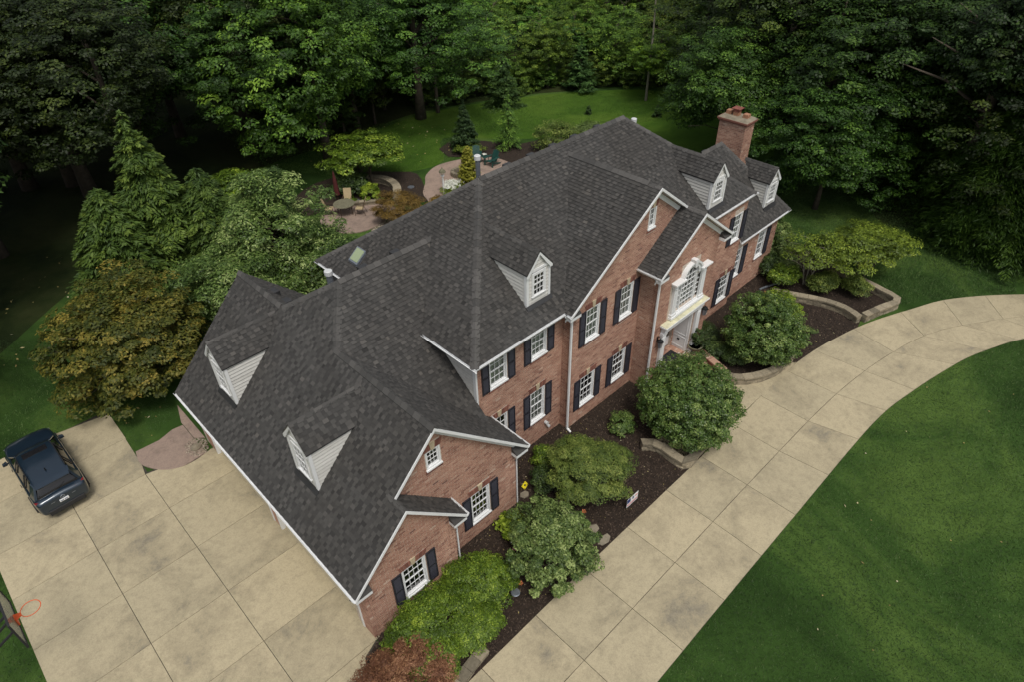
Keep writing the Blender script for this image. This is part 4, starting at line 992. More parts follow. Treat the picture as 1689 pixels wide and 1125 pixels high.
# round and mounded shrubs in front of the house
plant('round_shrub', 13.6, -1.38, 'big round pale green shrub left of the front door steps, largest of the front shrubs', 'shrub', 'f_holly', clumpy(1, (1.78, 1.78, 1.55), 800, .22, 78, .040, .025, (.62, 1.03), .8, -.75, .10, .5, .7), 1.6, trunk=TK)
plant('japanese_maple', 9.0, -.48, 'wide domed green japanese maple in the middle of the front bed', 'tree', 'f_jm', clumpy(2, (1.5, 1.36, 1.2), 300, .27, 150, .045, .013, (.68, 1.05), .45, -.35, .42, .9, .5), 1.35, trunk=(.07, .7, 'trunk'))
plant('viburnum_shrub', 5.75, -1.75, 'loose grey green leafy shrub between the stepping stones and the spreading yew', 'shrub', 'f_vib', clumpy(3, (1.22, 1.22, 1.0), 330, .19, 85, .042, .027, (.6, 1.04), .75, -.6, .36, .55, .8), 1.08, trunk=TK)
plant('round_shrub', 19.62, -1.16, 'round dark green shrub inside the curved wall right of the front steps', 'shrub', 'f_holly', clumpy(4, (1.52, 1.52, 1.4), 560, .22, 72, .042, .026, (.6, 1.03), .8, -.7, .2, .5, .8), 1.42, trunk=TK)
plant('small_shrub', 8.69, 1.4, 'small round green shrub behind the japanese maple, nearer the wall of the two', 'shrub', 'f_yew', clumpy(5, (.42, .42, .42), 60, .16, 60, .03, .018, (.6, 1), .8, -.6), .42, trunk=(.02, 0, 'trunk'), color=None)
plant('small_shrub', 7.82, .63, 'small dark green shrub left of the japanese maple beside the yellow marker', 'shrub', 'f_box', clumpy(6, (.5, .5, .45), 70, .17, 60, .03, .018, (.6, 1), .8, -.6), .45, trunk=(.02, 0, 'trunk'))
plant('small_shrub', 12.0, .45, 'small green shrub by the wall between japanese maple and big round shrub', 'shrub', 'f_holly', clumpy(7, (.5, .5, .42), 60, .18, 60, .035, .02, (.6, 1), .8, -.6), .42, trunk=(.02, 0, 'trunk'))
plant('leafy_shrub', 5.75, .0, 'bright green broad leaved plant behind the grey green shrub, near the garage wall', 'plant', 'f_lime', clumpy(8, (.55, .5, .40), 45, .2, 30, .07, .045, (.5, 1), .7, -.4), .42, trunk=(.02, 0, 'trunk'))
for k, (x, y, rx, ry, rz, lb) in enumerate([(3.5, -.75, 1.05, .95, .62, 'spreading bright green shrub by the garage corner, upper mound'), (1.75, -.85, 1.5, .95, .72, 'spreading bright green shrub by the garage wall, large middle mound'), (2.55, -1.75, .85, .62, .5, 'spreading bright green shrub at the drive edge, lowest mound'), (.95, -1.7, .85, .55, .6, 'spreading bright green shrub behind the red maple')]):
    plant('spreading_yew', x, y, lb, 'shrub', 'f_yew', clumpy(20 + k, (rx, ry, rz), int(150 * rx), .22, 120, .036, .017, (.66, 1), .7, -.15, .25, .8, .6), .45, trunk=TK).rotation_euler = (0, 0, 0)
plant('red_japanese_maple', -.4, -1.75, 'reddish brown japanese maple at the bottom edge by the garage corner', 'tree', 'f_red', clumpy(30, (1.85, 1.2, .7), 300, .24, 160, .036, .012, (.6, 1), .5, -.3, .35, .9, .5), .72, trunk=(.06, .5, 'trunk')).rotation_euler = (0, 0, 0)
HX = [(17.95, .55, .42), (18.3, .15, .5), (18.6, .9, .6), (18.45, -.55, .5), (18.8, -.1, .5), (19.1, 1.2, .5)]
plant('clipped_hedge', 18.45, .35, 'low dark green hedge inside the curved brick wall by the front door', 'hedge', 'f_box', tuple(np.concatenate([q[j] if j != 1 else q[j] + o_ for q, o_ in zip(QQ, OO)], 0) if j != 0 else np.concatenate([q[0] for q in QQ], 0) for QQ, OO in [(lambda A: (A, np.cumsum([0] + [len(a[0]) for a in A[:-1]])))([(lambda v: (v[0] + np.array([hx - 18.45, hy - .35, 0]), v[1], v[2]))(clumpy(40 + i, (hr, hr, .42), 50, .2, 95, .03, .015, (.6, 1), .8, -.2)) for i, (hx, hy, hr) in enumerate(HX)])] for j in (0, 1, 2)), .36, trunk=TK).rotation_euler = (0, 0, 0)
plant('lime_shrub', 22.2, -.35, 'lime green shrub behind the round dark shrub in the right bed', 'shrub', 'f_lime', clumpy(50, (1.0, 1.0, .8), 110, .25, 80, .05, .03, (.6, 1), .7, -.5), .85, trunk=TK)
plant('flowering_shrub', 27.4, 2.7, 'tall shrub with white flowers at the right end of the house', 'shrub', 'f_vib', clumpy(51, (.9, .9, 1.1), 90, .3, 80, .06, .035, (.5, 1), .8, -.8), 1.15, trunk=TK)
for k, (x, y, r, lb, mt) in enumerate([(25.4, .9, .75, 'low green shrub against the curved wall at the top of the right bed', 'f_yew'), (26.3, -.7, .8, 'low olive green shrub in the middle of the right hand walled bed', 'f_jm'), (27.0, -1.9, .62, 'low green shrub near the outer corner of the right hand walled bed', 'f_jm'), (26.5, 1.6, .9, 'loose green shrub between the brick wing and the birch', 'f_vib'), (25.9, 2.0, .6, 'small dark shrub at the foot of the brick wing', 'f_box')]):
    plant('low_shrub', x, y, lb, 'shrub', mt, clumpy(60 + k, (r, r * .9, .55), 80, .24, 70, .05, .02, (.55, 1), .7, -.2, .3), .5, trunk=TK)
# thin multi-stemmed birch and yellow-green tree
def spray_tree(name, x, y, label, mat, R_, cz, nc, rc, per, L, Wd, seed, trunkmat='trunk', stems=3, tr=.06, group=None, flat=.35, lean=(0, 0), color=None, zmin=-.2, lob=.4, shell=(.35, 1)):
    rs = random.Random(seed); T_ = tag(empty(name, (x, y, 0)), label, 'tree', group)
    V, F, t = clumpy(seed, R_, nc, rc, per, L, Wd, shell, flat, zmin, lob, .9, .5)
    o = nmesh('crown', V + np.array([lean[0], lean[1], 0]), F, t, mat, T_); o.location = (0, 0, cz)
    if color: o.color = (*color, 1)
    mb = MB(); cen = V.reshape(-1, 4, 3)[::per].mean(1) + np.array([lean[0], lean[1], cz])
    for s_ in range(stems):
        a = s_ * 2.1 + rs.random(); b = Vector((math.cos(a) * tr * 1.5 * (stems > 1), math.sin(a) * tr * 1.5 * (stems > 1), -.05)); tip = Vector((lean[0] * .6 + math.cos(a) * R_[0] * .35 * (stems > 1), lean[1] * .6 + math.sin(a) * R_[1] * .35 * (stems > 1), cz + R_[2] * .45))
        mid_ = b.lerp(tip, .5) + Vector((rs.gauss(0, .1), rs.gauss(0, .1), 0)) * tr * 8
        mb.tube([b, b.lerp(mid_, .5), mid_, tip], [tr * 1.25, tr, tr * .75, tr * .3], 8)
        idx = list(range(s_, len(cen), max(stems, len(cen) // 14)))
        for i in idx[:12]:
            e = Vector(cen[i]); k = rs.uniform(.3, .9); st = b.lerp(mid_, k * 2) if k < .5 else mid_.lerp(tip, k * 2 - 1)
            if e.z < st.z - R_[2] * .4: continue
            m2 = st.lerp(e, .5) + Vector((0, 0, .06 * (e - st).length)); mb.tube([st, m2, e], [tr * .42, tr * .27, tr * .1], 5, cap=False)
    mb.build('trunk', trunkmat, T_)
    return T_
spray_tree('small_tree', 28.6, -1.5, 'small spreading yellow green tree over the right hand bed beside the drive', 'f_honey', (2.85, 2.4, 1.1), 1.95, 300, .38, 72, .062, .03, 70, stems=3, tr=.05)
spray_tree('birch_tree', 26.3, .2, 'thin pale stemmed tree with sparse yellow green leaves near the brick wing', 'f_honey', (1.6, 1.6, 1.2), 1.9, 90, .35, 50, .055, .028, 71, 'paletrunk', 4, .035)
# left side of the house
spray_tree('autumn_maple', .15, 16.3, 'bushy maple turning yellow and brown behind the garage, beside the car park', 'f_amur', (2.4, 2.4, 2.25), 2.6, 420, .45, 110, .075, .040, 72, stems=4, tr=.09, flat=.5, zmin=-.75, lob=.6, shell=(.5, 1.04))
spray_tree('silver_leaved_tree', 7.3, 18.4, 'silvery green bushy tree behind the garage roof', 'f_silver', (2.8, 2.8, 3.0), 3.5, 480, .48, 115, .08, .032, 73, stems=4, tr=.09, flat=.7, zmin=-.8, lob=.6, shell=(.5, 1.04))
spray_tree('silver_leaved_tree', 5.2, 17.3, 'lower silvery green bush between the autumn maple and the garage roof', 'f_silver', (2.5, 2.4, 1.8), 2.0, 200, .55, 130, .08, .033, 74, stems=3, tr=.07, flat=.7, zmin=-.8, lob=.35, shell=(.55, 1))
spray_tree('silver_leaved_tree', 8.9, 16.8, 'silvery green bush reaching towards the dining patio', 'f_silver', (1.8, 1.8, 1.6), 2.2, 200, .5, 120, .075, .03, 75, stems=3, tr=.06, flat=.7, zmin=-.8, lob=.35, shell=(.55, 1))
spray_tree('leafy_tree', 9.6, 26.2, 'bright green broad leaved young tree behind the silvery bush', 'f_yew', (1.9, 1.7, 1.4), 2.2, 90, .5, 90, .11, .055, 76, stems=2, tr=.06)
spray_tree('dogwood_tree', 17.8, 25.5, 'layered green dogwood tree behind the dining patio', 'f_yew', (2.6, 2.4, 1.25), 2.0, 150, .55, 110, .085, .042, 77, stems=3, tr=.06, flat=.3, color=None)
plant('dark_shrub', 16.3, 25.6, 'dark green shrub in the shade under the layered dogwood', 'shrub', 'f_box', clumpy(78, (1.5, 1.2, .7), 90, .3, 90, .06, .035, (.6, 1), .7, -.3), .6, trunk=TK)
plant('small_shrub', 16.6, 23.6, 'small round lime green shrub at the patio edge below the dogwood', 'shrub', 'f_lime', clumpy(79, (.6, .6, .55), 60, .18, 70, .045, .027, (.6, 1), .8, -.5), .52, trunk=TK)
plant('small_shrub', 15.2, 24.05, 'low green mound of leaves behind the tan patio chair', 'shrub', 'f_yew', clumpy(80, (.55, .4, .25), 40, .14, 60, .04, .02, (.6, 1), .8, -.2), .2, trunk=(.02, 0, 'trunk'))
plant('bronze_maple', 16.3, 20.1, 'low domed bronze brown maple against the back roof edge', 'tree', 'f_brown', clumpy(81, (1.35, 1.25, .9), 140, .32, 130, .06, .014, (.66, 1), .5, -.3, .25, .9, .5), .85, trunk=(.05, .4, 'trunk'))
plant('purple_shrub', 18.3, 19.4, 'small dark brown red shrub beside the bronze maple', 'shrub', 'f_brown', clumpy(82, (.7, .6, .5), 60, .2, 80, .05, .02, (.6, 1), .7, -.3), .5, trunk=TK)

# conifers
def conifer_mesh(seed, H, Rb, tiers, per, leaf=(.16, .03), droop=.35, power=.85, z0=.05, sub=5, up=.0):
    rs = np.random.default_rng(seed); c = []; n = []; al = []; tn = []
    for i in range(tiers):
        h = z0 + (1 - z0) * (i / tiers) ** .9; r = Rb * (1 - h) ** power * rs.uniform(.78, 1.18)
        nb = max(3, int(per * (r / Rb) ** .6 + 2))
        for j in range(nb):
            a = rs.uniform(0, 2 * np.pi); rr = r * rs.uniform(.72, 1.12); k = int(max(6, rr / leaf[0] * sub)); s = rs.uniform(.12, 1, k) ** .7
            side = rs.normal(0, .17, k) * rr * np.sin(np.pi * np.clip(s, .15, .95)) ** .7
            dx, dy = np.cos(a), np.sin(a); x = dx * s * rr - dy * side; y = dy * s * rr + dx * side
            z = h * H + (up * s - droop * s ** 1.8) * rr + rs.normal(0, .035, k) * rr ** .5
            c.append(np.stack([x, y, z], 1)); sg = np.sign(side)
            al.append(np.stack([dx - dy * sg * .7, dy + dx * sg * .7, np.full(k, -droop * .9)], 1)); n.append(np.stack([dx * .3 + rs.normal(0, .3, k), dy * .3 + rs.normal(0, .3, k), np.full(k, 1.)], 1))
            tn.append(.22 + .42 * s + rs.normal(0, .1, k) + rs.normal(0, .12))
    c = np.concatenate(c); k = len(c)
    V = quads(c, np.concatenate(n), leaf[0] * rs.uniform(.7, 1.3, k), leaf[1] * rs.uniform(.8, 1.3, k), rs, np.concatenate(al))
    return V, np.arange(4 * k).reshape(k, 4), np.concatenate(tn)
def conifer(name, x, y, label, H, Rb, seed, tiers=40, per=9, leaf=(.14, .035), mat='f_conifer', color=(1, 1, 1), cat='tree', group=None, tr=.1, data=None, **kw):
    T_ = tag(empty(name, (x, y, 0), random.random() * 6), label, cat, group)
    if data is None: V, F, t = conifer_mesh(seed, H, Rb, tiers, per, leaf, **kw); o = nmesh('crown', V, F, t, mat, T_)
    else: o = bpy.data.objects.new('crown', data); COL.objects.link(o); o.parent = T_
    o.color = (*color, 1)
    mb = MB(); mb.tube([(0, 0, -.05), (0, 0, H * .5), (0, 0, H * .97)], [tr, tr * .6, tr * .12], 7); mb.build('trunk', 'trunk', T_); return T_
conifer('hemlock_tree', 4.5, 23.2, 'tall feathery green hemlock with a nodding top left of the silvery tree', 9.0, 3.5, 90, 66, 17, (.15, .045), color=(1.35, 1.25, .8), droop=.45, power=.85, sub=8)
conifer('hemlock_tree', 2.2, 22.3, 'wide feathery dark green hemlock, left one of the group behind the autumn maple', 6.4, 3.3, 91, 50, 17, (.15, .045), color=(1.15, 1.1, .7), droop=.45, power=.6, sub=8)
conifer('hemlock_tree', 6.4, 21.9, 'feathery dark green hemlock just left of the golden arborvitae tip', 6.1, 2.9, 92, 46, 16, (.15, .045), color=(1.1, 1.05, .7), droop=.45, power=.6, sub=8)
conifer('golden_arborvitae', 8.3, 26.6, 'golden green arborvitae tip peeking between hemlock and silvery tree', 3.6, .9, 93, 36, 12, (.07, .03), 'f_gold', droop=-.5, power=.7)
conifer('golden_shrub', .3, 19.9, 'small yellow green conifer at the foot of the left hemlock', 2.2, .8, 94, 24, 9, (.08, .03), 'f_gold', color=(1, 1, 1), droop=-.3, power=.6)
conifer('spruce_tree', 25.85, 25.4, 'dark blue green spruce in the mulch bed behind the fire pit', 3.55, 1.15, 95, 34, 13, (.09, .03), color=(.55, .62, .75), droop=.1, power=.8)
conifer('larch_tree', 28.1, 23.3, 'feathery light green larch at the back of the garden bed', 4.1, 1.25, 96, 30, 8, (.10, .022), color=(2.0, 2.1, 1.2), droop=.25, power=.85, sub=3)
conifer('golden_arborvitae', 22.0, 20.6, 'egg shaped yellow green arborvitae beside the fire pit', 2.75, .68, 97, 46, 12, (.06, .03), 'f_gold', droop=-.6, power=.55)
conifer('dwarf_conifer', 36.85, 23.4, 'tiny dark conifer on the back lawn, left one of two', .75, .28, 98, 12, 8, (.05, .02), color=(.7, .8, .7), droop=0, power=.6)
conifer('dwarf_conifer', 40.0, 19.2, 'tiny dark conifer on the back lawn, right one of two and a little larger', 1.0, .42, 99, 14, 8, (.05, .02), color=(.7, .8, .7), droop=0, power=.6)
conifer('young_pine', 40.6, 27.6, 'young blue green pine standing at the edge of the back lawn', 3.9, 1.5, 100, 30, 9, (.12, .03), color=(1.0, 1.2, 1.1), droop=-.1, power=.7)
conifer('young_fir', 33.6, 29.6, 'young dark green fir in front of the wood behind the larch', 4.2, 1.6, 101, 30, 9, (.12, .03), color=(.9, 1.0, .9), droop=.1, power=.75)
plant('privet_shrub', 30.0, 20.3, 'loose olive green bushes along the back roof edge, left one', 'shrub', 'f_jm', clumpy(102, (1.6, 1.3, 1.1), 130, .35, 80, .06, .024, (.5, 1), .7, -.5, .35), 1.0, trunk=TK)
plant('privet_shrub', 32.4, 19.6, 'loose olive green bushes along the back roof edge, right one', 'shrub', 'f_vib', clumpy(103, (1.3, 1.2, .8), 110, .35, 80, .06, .024, (.5, 1), .7, -.5, .35), .8, trunk=TK)

# ------------------------------------------------------------------ woodland: prototypes share mesh data between the trees
def crown_mesh(name, V, F, t, mat='f_tree'):
    o = nmesh(name, V, F, t, mat); me = o.data; bpy.data.objects.remove(o); return me
PB = [crown_mesh('crown', *clumpy(200 + i, (5, 5, 5.2), 620, .72, 88, .105, .058, (.5, 1.04), .5, -.8, .7, .9, .6)) for i in range(3)]
PU = [crown_mesh('crown', *clumpy(210 + i, (3, 3, 3.2), 300, .55, 75, .09, .05, (.4, 1.04), .5, -.95, .6, .9, .6)) for i in range(3)]
PA = [crown_mesh('crown', *clumpy(220 + i, (2.4, 2.4, 2.4), 95, .5, 70, .11, .065, (.3, 1), .35, -.9, .5, 1., .5)) for i in range(2)]
PP_ = crown_mesh('crown', *conifer_mesh(230, 14, 5.4, 95, 15, (.16, .032), .5, .6, .12, 5))
def trunk_mesh(seed, H, r, limbs, spread):
    rs = random.Random(seed); mb = MB(); pts = [Vector((rs.gauss(0, .012) * k * H * .3, rs.gauss(0, .012) * k * H * .3, H * k / 5 - .1)) for k in range(6)]
    mb.tube(pts, [r * 1.5, r, r * .85, r * .65, r * .4, r * .12], 9)
    for k in range(limbs):
        f = rs.uniform(.4, .95); i = min(4, int(f * 5)); b = pts[i].lerp(pts[i + 1], f * 5 - i); a = rs.uniform(0, 6.28); L = spread * rs.uniform(.5, 1) * (1.2 - f)
        e = b + Vector((math.cos(a) * L, math.sin(a) * L, L * rs.uniform(.3, .8))); mb.tube([b, b.lerp(e, .5) + Vector((0, 0, .08 * L)), e], [r * .35, r * .22, r * .06], 5, cap=False)
    o = mb.build('trunk', 'trunk'); me = o.data; me.polygons.foreach_set('use_smooth', [True] * len(me.polygons)); bpy.data.objects.remove(o); return me
TB = [trunk_mesh(i, 11, .24, 14, 5) for i in range(3)]
TS_ = trunk_mesh(50, 11, .16, 2, 1.2)
TU = [trunk_mesh(10 + i, 6, .09, 12, 3.2) for i in range(2)]
def tree(x, y, label, crown, trunk, cz, sc, color, group=None, tz=1., ts=1., name='woodland_tree', off=(0, 0), rz=None, tmat=None, lean=(0, 0)):
    rz = random.random() * 6.28 if rz is None else rz
    T_ = tag(empty(name, (x, y, 0)), label, 'tree', group)
    c = bpy.data.objects.new('crown', crown); COL.objects.link(c); c.parent = T_; c.location = (off[0], off[1], cz); c.rotation_euler = (0, 0, rz)
    c.scale = (sc, sc, sc) if isinstance(sc, (int, float)) else sc; c.color = (*color, 1)
    t = bpy.data.objects.new('trunk', trunk); COL.objects.link(t); t.parent = T_; t.rotation_euler = (lean[0], lean[1], 0 if lean != (0, 0) else rz); t.scale = (ts, ts, tz)
    if tmat: t.material_slots[0].link = 'OBJECT'; t.material_slots[0].material = M[tmat]
    return T_
DK = (.50, .56, .55)
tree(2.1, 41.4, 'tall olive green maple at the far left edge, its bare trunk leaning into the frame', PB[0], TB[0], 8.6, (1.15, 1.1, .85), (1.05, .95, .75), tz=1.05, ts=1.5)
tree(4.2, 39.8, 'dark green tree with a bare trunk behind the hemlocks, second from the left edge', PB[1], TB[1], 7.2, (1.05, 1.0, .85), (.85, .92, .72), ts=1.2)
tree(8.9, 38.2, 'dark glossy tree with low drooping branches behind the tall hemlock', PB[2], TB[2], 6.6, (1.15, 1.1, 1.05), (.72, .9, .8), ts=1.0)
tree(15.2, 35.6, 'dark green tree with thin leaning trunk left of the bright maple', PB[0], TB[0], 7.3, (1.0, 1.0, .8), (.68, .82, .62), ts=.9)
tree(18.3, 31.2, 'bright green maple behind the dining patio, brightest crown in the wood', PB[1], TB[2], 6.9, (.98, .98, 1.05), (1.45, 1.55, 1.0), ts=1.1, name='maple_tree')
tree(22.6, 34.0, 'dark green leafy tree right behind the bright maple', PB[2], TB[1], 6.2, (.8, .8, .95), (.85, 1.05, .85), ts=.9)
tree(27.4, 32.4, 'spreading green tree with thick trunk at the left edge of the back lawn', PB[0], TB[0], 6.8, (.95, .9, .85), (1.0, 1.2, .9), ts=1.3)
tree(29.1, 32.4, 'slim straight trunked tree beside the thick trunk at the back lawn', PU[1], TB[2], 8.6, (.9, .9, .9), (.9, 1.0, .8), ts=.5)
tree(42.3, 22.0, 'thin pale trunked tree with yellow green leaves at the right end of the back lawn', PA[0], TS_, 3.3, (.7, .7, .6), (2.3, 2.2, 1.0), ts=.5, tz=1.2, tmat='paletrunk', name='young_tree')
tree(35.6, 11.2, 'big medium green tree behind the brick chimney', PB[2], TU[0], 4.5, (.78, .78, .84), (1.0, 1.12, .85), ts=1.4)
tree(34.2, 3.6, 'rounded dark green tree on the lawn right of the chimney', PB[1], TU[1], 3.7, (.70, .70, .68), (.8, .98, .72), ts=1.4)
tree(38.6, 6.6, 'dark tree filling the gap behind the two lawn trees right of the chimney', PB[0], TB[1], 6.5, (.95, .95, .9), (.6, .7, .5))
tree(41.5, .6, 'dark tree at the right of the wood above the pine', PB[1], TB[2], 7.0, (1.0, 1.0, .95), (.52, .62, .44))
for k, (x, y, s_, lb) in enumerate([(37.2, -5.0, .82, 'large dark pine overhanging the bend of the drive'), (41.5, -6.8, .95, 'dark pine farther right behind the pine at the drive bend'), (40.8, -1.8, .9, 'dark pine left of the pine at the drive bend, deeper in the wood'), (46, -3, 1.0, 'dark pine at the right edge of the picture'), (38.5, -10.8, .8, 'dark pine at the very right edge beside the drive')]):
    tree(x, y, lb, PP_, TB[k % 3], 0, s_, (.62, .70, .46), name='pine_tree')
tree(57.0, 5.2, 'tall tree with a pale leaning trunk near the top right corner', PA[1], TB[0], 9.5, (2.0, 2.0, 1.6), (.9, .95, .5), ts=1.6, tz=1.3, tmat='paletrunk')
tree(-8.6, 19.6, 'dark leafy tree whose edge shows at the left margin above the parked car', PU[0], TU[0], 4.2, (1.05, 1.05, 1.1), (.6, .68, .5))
for k, (x, y, lb) in enumerate([(-9, 30, 'unseen dark leafy tree added beyond the left edge to shade the side lawn'), (-13, 22, 'unseen dark leafy tree added left of the car park for shade'), (-4, 38, 'unseen dark leafy tree added at the far left behind the side lawn for shade'), (-12, 36, 'unseen dark leafy tree added at the far left corner of the wood for shade')]):  # unseen trees added to cast shade on the left lawn
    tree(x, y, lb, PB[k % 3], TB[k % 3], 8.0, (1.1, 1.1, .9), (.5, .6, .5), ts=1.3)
# understory and tall trees of the wood
rw = random.Random(5); woods = es + [(400, -40), (400, 500), (-60, 500)]; placed = []
CPx, CPy = CAMP.x, CAMP.y
def fitspot(x, y, d): return all((x - a) ** 2 + (y - b) ** 2 > d * d for a, b in placed)
k_u = 0
HG = ['leafy green sapling thicket tree in the wood behind the lawn', 'tall forest tree standing in the wood behind the house']
for dmin, count, far in ((2.5, 130, 1), (4.6, 110, 0)):
    placed = placed[:0] if not far else placed; n = 0; tries = 0
    while n < count and tries < 9000:
        tries += 1; ang = R(rw.uniform(-2, 92)); dist = rw.uniform(34, 88 if far else 120)
        x = CPx + dist * math.sin(ang); y = CPy + dist * math.cos(ang)
        if not inside(woods, x, y) or not fitspot(x, y, dmin): continue
        if far and not (24 < math.degrees(ang) < 76): continue
        if not far and dist < 82 and 33 < math.degrees(ang) < 60 and rw.random() < .93: continue
        if not far and dist < 50 and 25 < math.degrees(ang) < 62: continue
        placed.append((x, y)); n += 1; a_ = math.degrees(ang)
        mid_b = math.exp(-((a_ - 46) / 13) ** 2); br = .42 + 1.7 * mid_b * rw.uniform(.5, 1.3); c_ = (br * rw.uniform(.85, 1.25), br * rw.uniform(.95, 1.12), br * rw.uniform(.6, 1.0))  # light put into the leaf tint: bright in mid view, dark to the sides
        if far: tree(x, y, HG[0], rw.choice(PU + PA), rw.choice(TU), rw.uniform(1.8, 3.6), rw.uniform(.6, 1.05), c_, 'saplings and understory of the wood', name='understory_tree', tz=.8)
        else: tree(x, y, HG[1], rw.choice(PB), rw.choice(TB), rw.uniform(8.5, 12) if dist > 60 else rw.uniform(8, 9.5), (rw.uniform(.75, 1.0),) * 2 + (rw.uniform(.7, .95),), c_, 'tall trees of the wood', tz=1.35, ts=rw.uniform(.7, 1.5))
for k, (x, y) in enumerate([(29.5, 34.5), (31.5, 33.4), (33.8, 33.2), (35.6, 32.2), (37.4, 31.2), (39.2, 30.4), (41.3, 29.4), (43.2, 27.6), (44.6, 26), (45.8, 24.2), (47, 22), (47.4, 19.6), (46.8, 17.4), (45.4, 15)]):
    br = rw.uniform(1.0, 1.9); tree(x, y, 'low leafy thicket bush along the far edge of the back lawn', rw.choice(PU), TU[k % 2], rw.uniform(.8, 1.3), rw.uniform(.42, .62), (br * rw.uniform(.9, 1.25), br, br * .75), 'thicket bushes along the back lawn edge', tz=.25, name='thicket_bush')
# white house glimpsed through the wood
mb = MB(); mb.box(-5, 5, -4, 4, 0, 4.5); hw = mb.build('house_wall', 'white'); HH = tag(empty('distant_house', (58, 72, 0), .5), 'pale house barely glimpsed through the trees at the top left of centre', 'house'); hw.parent = HH
mb = MB(); mb.prism_y([(-5.4, 4.4), (5.4, 4.4), (0, 7.4)], -4.3, 4.3); r_ = mb.build('roof', 'shingle', HH, fix=True)
for x in (-3, 0, 3): mb = MB(); mb.box(x - .5, x + .5, -4.04, -4.0, 1, 2.6); mb.build('window', 'carglass', HH)

# ------------------------------------------------------------------ lawn tufts and fallen leaves
rs = np.random.default_rng(12)
inn_s = smooth(inn, 6)
lawn_near = [(x, y - .03) for x, y in inn_s] + [(33.2, -22), (-7, -22)]
def tufts(name, poly, n, L=.038, seed=1, z=0, mat='blade'):
    rs = np.random.default_rng(seed); P = np.array(poly); lo = P.min(0); hi = P.max(0); pts = rs.uniform(lo, hi, (n, 2))
    px, py = pts[:, 0], pts[:, 1]; ins = np.zeros(n, bool); N = len(poly)
    for i in range(N):
        (x0, y0), (x1, y1) = poly[i], poly[i - 1]
        if y0 == y1: continue
        ins ^= ((y0 > py) != (y1 > py)) & (px < (x1 - x0) * (py - y0) / (y1 - y0) + x0)
    pts = pts[ins]; k = len(pts); a = rs.uniform(0, 6.28, k); h = L * rs.uniform(.6, 1.5, k); w = .012 * rs.uniform(.6, 1.6, k)
    b = np.column_stack([pts, np.full(k, z)]); d = np.stack([np.cos(a), np.sin(a), np.zeros(k)], 1) * w[:, None]; t = np.column_stack([rs.normal(0, .6, (k, 2)) * h[:, None], h])
    V = np.stack([b - d, b + d, b + t], 1).reshape(-1, 3)
    return stuff(nmesh(name, V, np.arange(3 * k).reshape(k, 3), rs.beta(2, 2, k), mat))
def top_tag(o, lb): o['label'] = lb; o['category'] = 'grass'; return o
top_tag(tufts('lawn_grass', lawn_near, 330000, seed=3), 'short mown lawn grass beside the front drive')
top_tag(tufts('lawn_grass', [(-12, 16.1), (-1.9, 16.1), (-1.9, 12.9), (.2, 13.8), (.3, 20), (-12, 34)], 60000, seed=4, L=.045), 'dark lawn grass behind the car park')
top_tag(tufts('lawn_grass', [(-7.02, 16), (-7.02, -6), (-12, -6), (-12, 16)], 40000, seed=5, L=.045), 'grass strip left of the car park under the hoop')
top_tag(tufts('lawn_grass', [(27.9, -3.9), (30, -5.3), (32.5, -7.5), (38, -6), (40, 3), (34, 8), (28.5, 8), (28.7, 1)], 90000, seed=8, L=.05), 'lawn grass between the right hand bed and the dark pines')
top_tag(tufts('lawn_grass', [(17, 27), (21, 25.2), (24, 24.8), (27, 27.8), (33.5, 22), (46, 15), (41, 27), (28, 33.3), (14, 35)], 120000, seed=6, L=.06, mat='blade2'), 'bright lawn grass behind the house')
def leaves_on(name, polys, n, lb, size=.05, seed=1, z=.03):
    rs = np.random.default_rng(seed); pts = []
    while len(pts) < n:
        p = polys[rs.integers(len(polys))]; P = np.array(p); q = rs.uniform(P.min(0), P.max(0))
        if inside(p, q[0], q[1]): pts.append(q)
    k = n; c = np.column_stack([np.array(pts), z + rs.uniform(0, .02, k)]); nn = np.column_stack([rs.normal(0, .3, (k, 2)), np.ones(k)])
    V = quads(c, nn, size * rs.uniform(.5, 1.3, k), size * .6 * rs.uniform(.6, 1.2, k), rs)
    o = stuff(nmesh(name, V, np.arange(4 * k).reshape(k, 4), rs.beta(2, 1.6, k), 'leaf_litter')); o['label'] = lb; o['category'] = 'leaves'; return o
leaves_on('fallen_leaves', [[(20, 27), (24, 25), (28, 28), (26, 33), (12, 35), (-10, 30), (-10, 20)]], 260, 'pale fallen leaves on the back lawn', .075, 2)
leaves_on('fallen_leaves', [lawn_near], 90, 'pale fallen leaves on the front lawn', .05, 3)
leaves_on('fallen_leaves', [[(7, -2.4), (12, -2.4), (12, 1.8), (7, 2.2)], [(20, -2.2), (24, -2.8), (24, 1.8), (19, 1.9)], [(1, -2.4), (6, -2.4), (6.4, .7), (3.7, .7)]], 260, 'small pale leaves and petals on the mulch beds', .028, 4, .06)
leaves_on('fallen_leaves', [[(-1.5, 13), (.2, 13.8), (.2, 18), (-2, 17)]], 14, 'few pale leaves under the autumn maple', .06, 5)

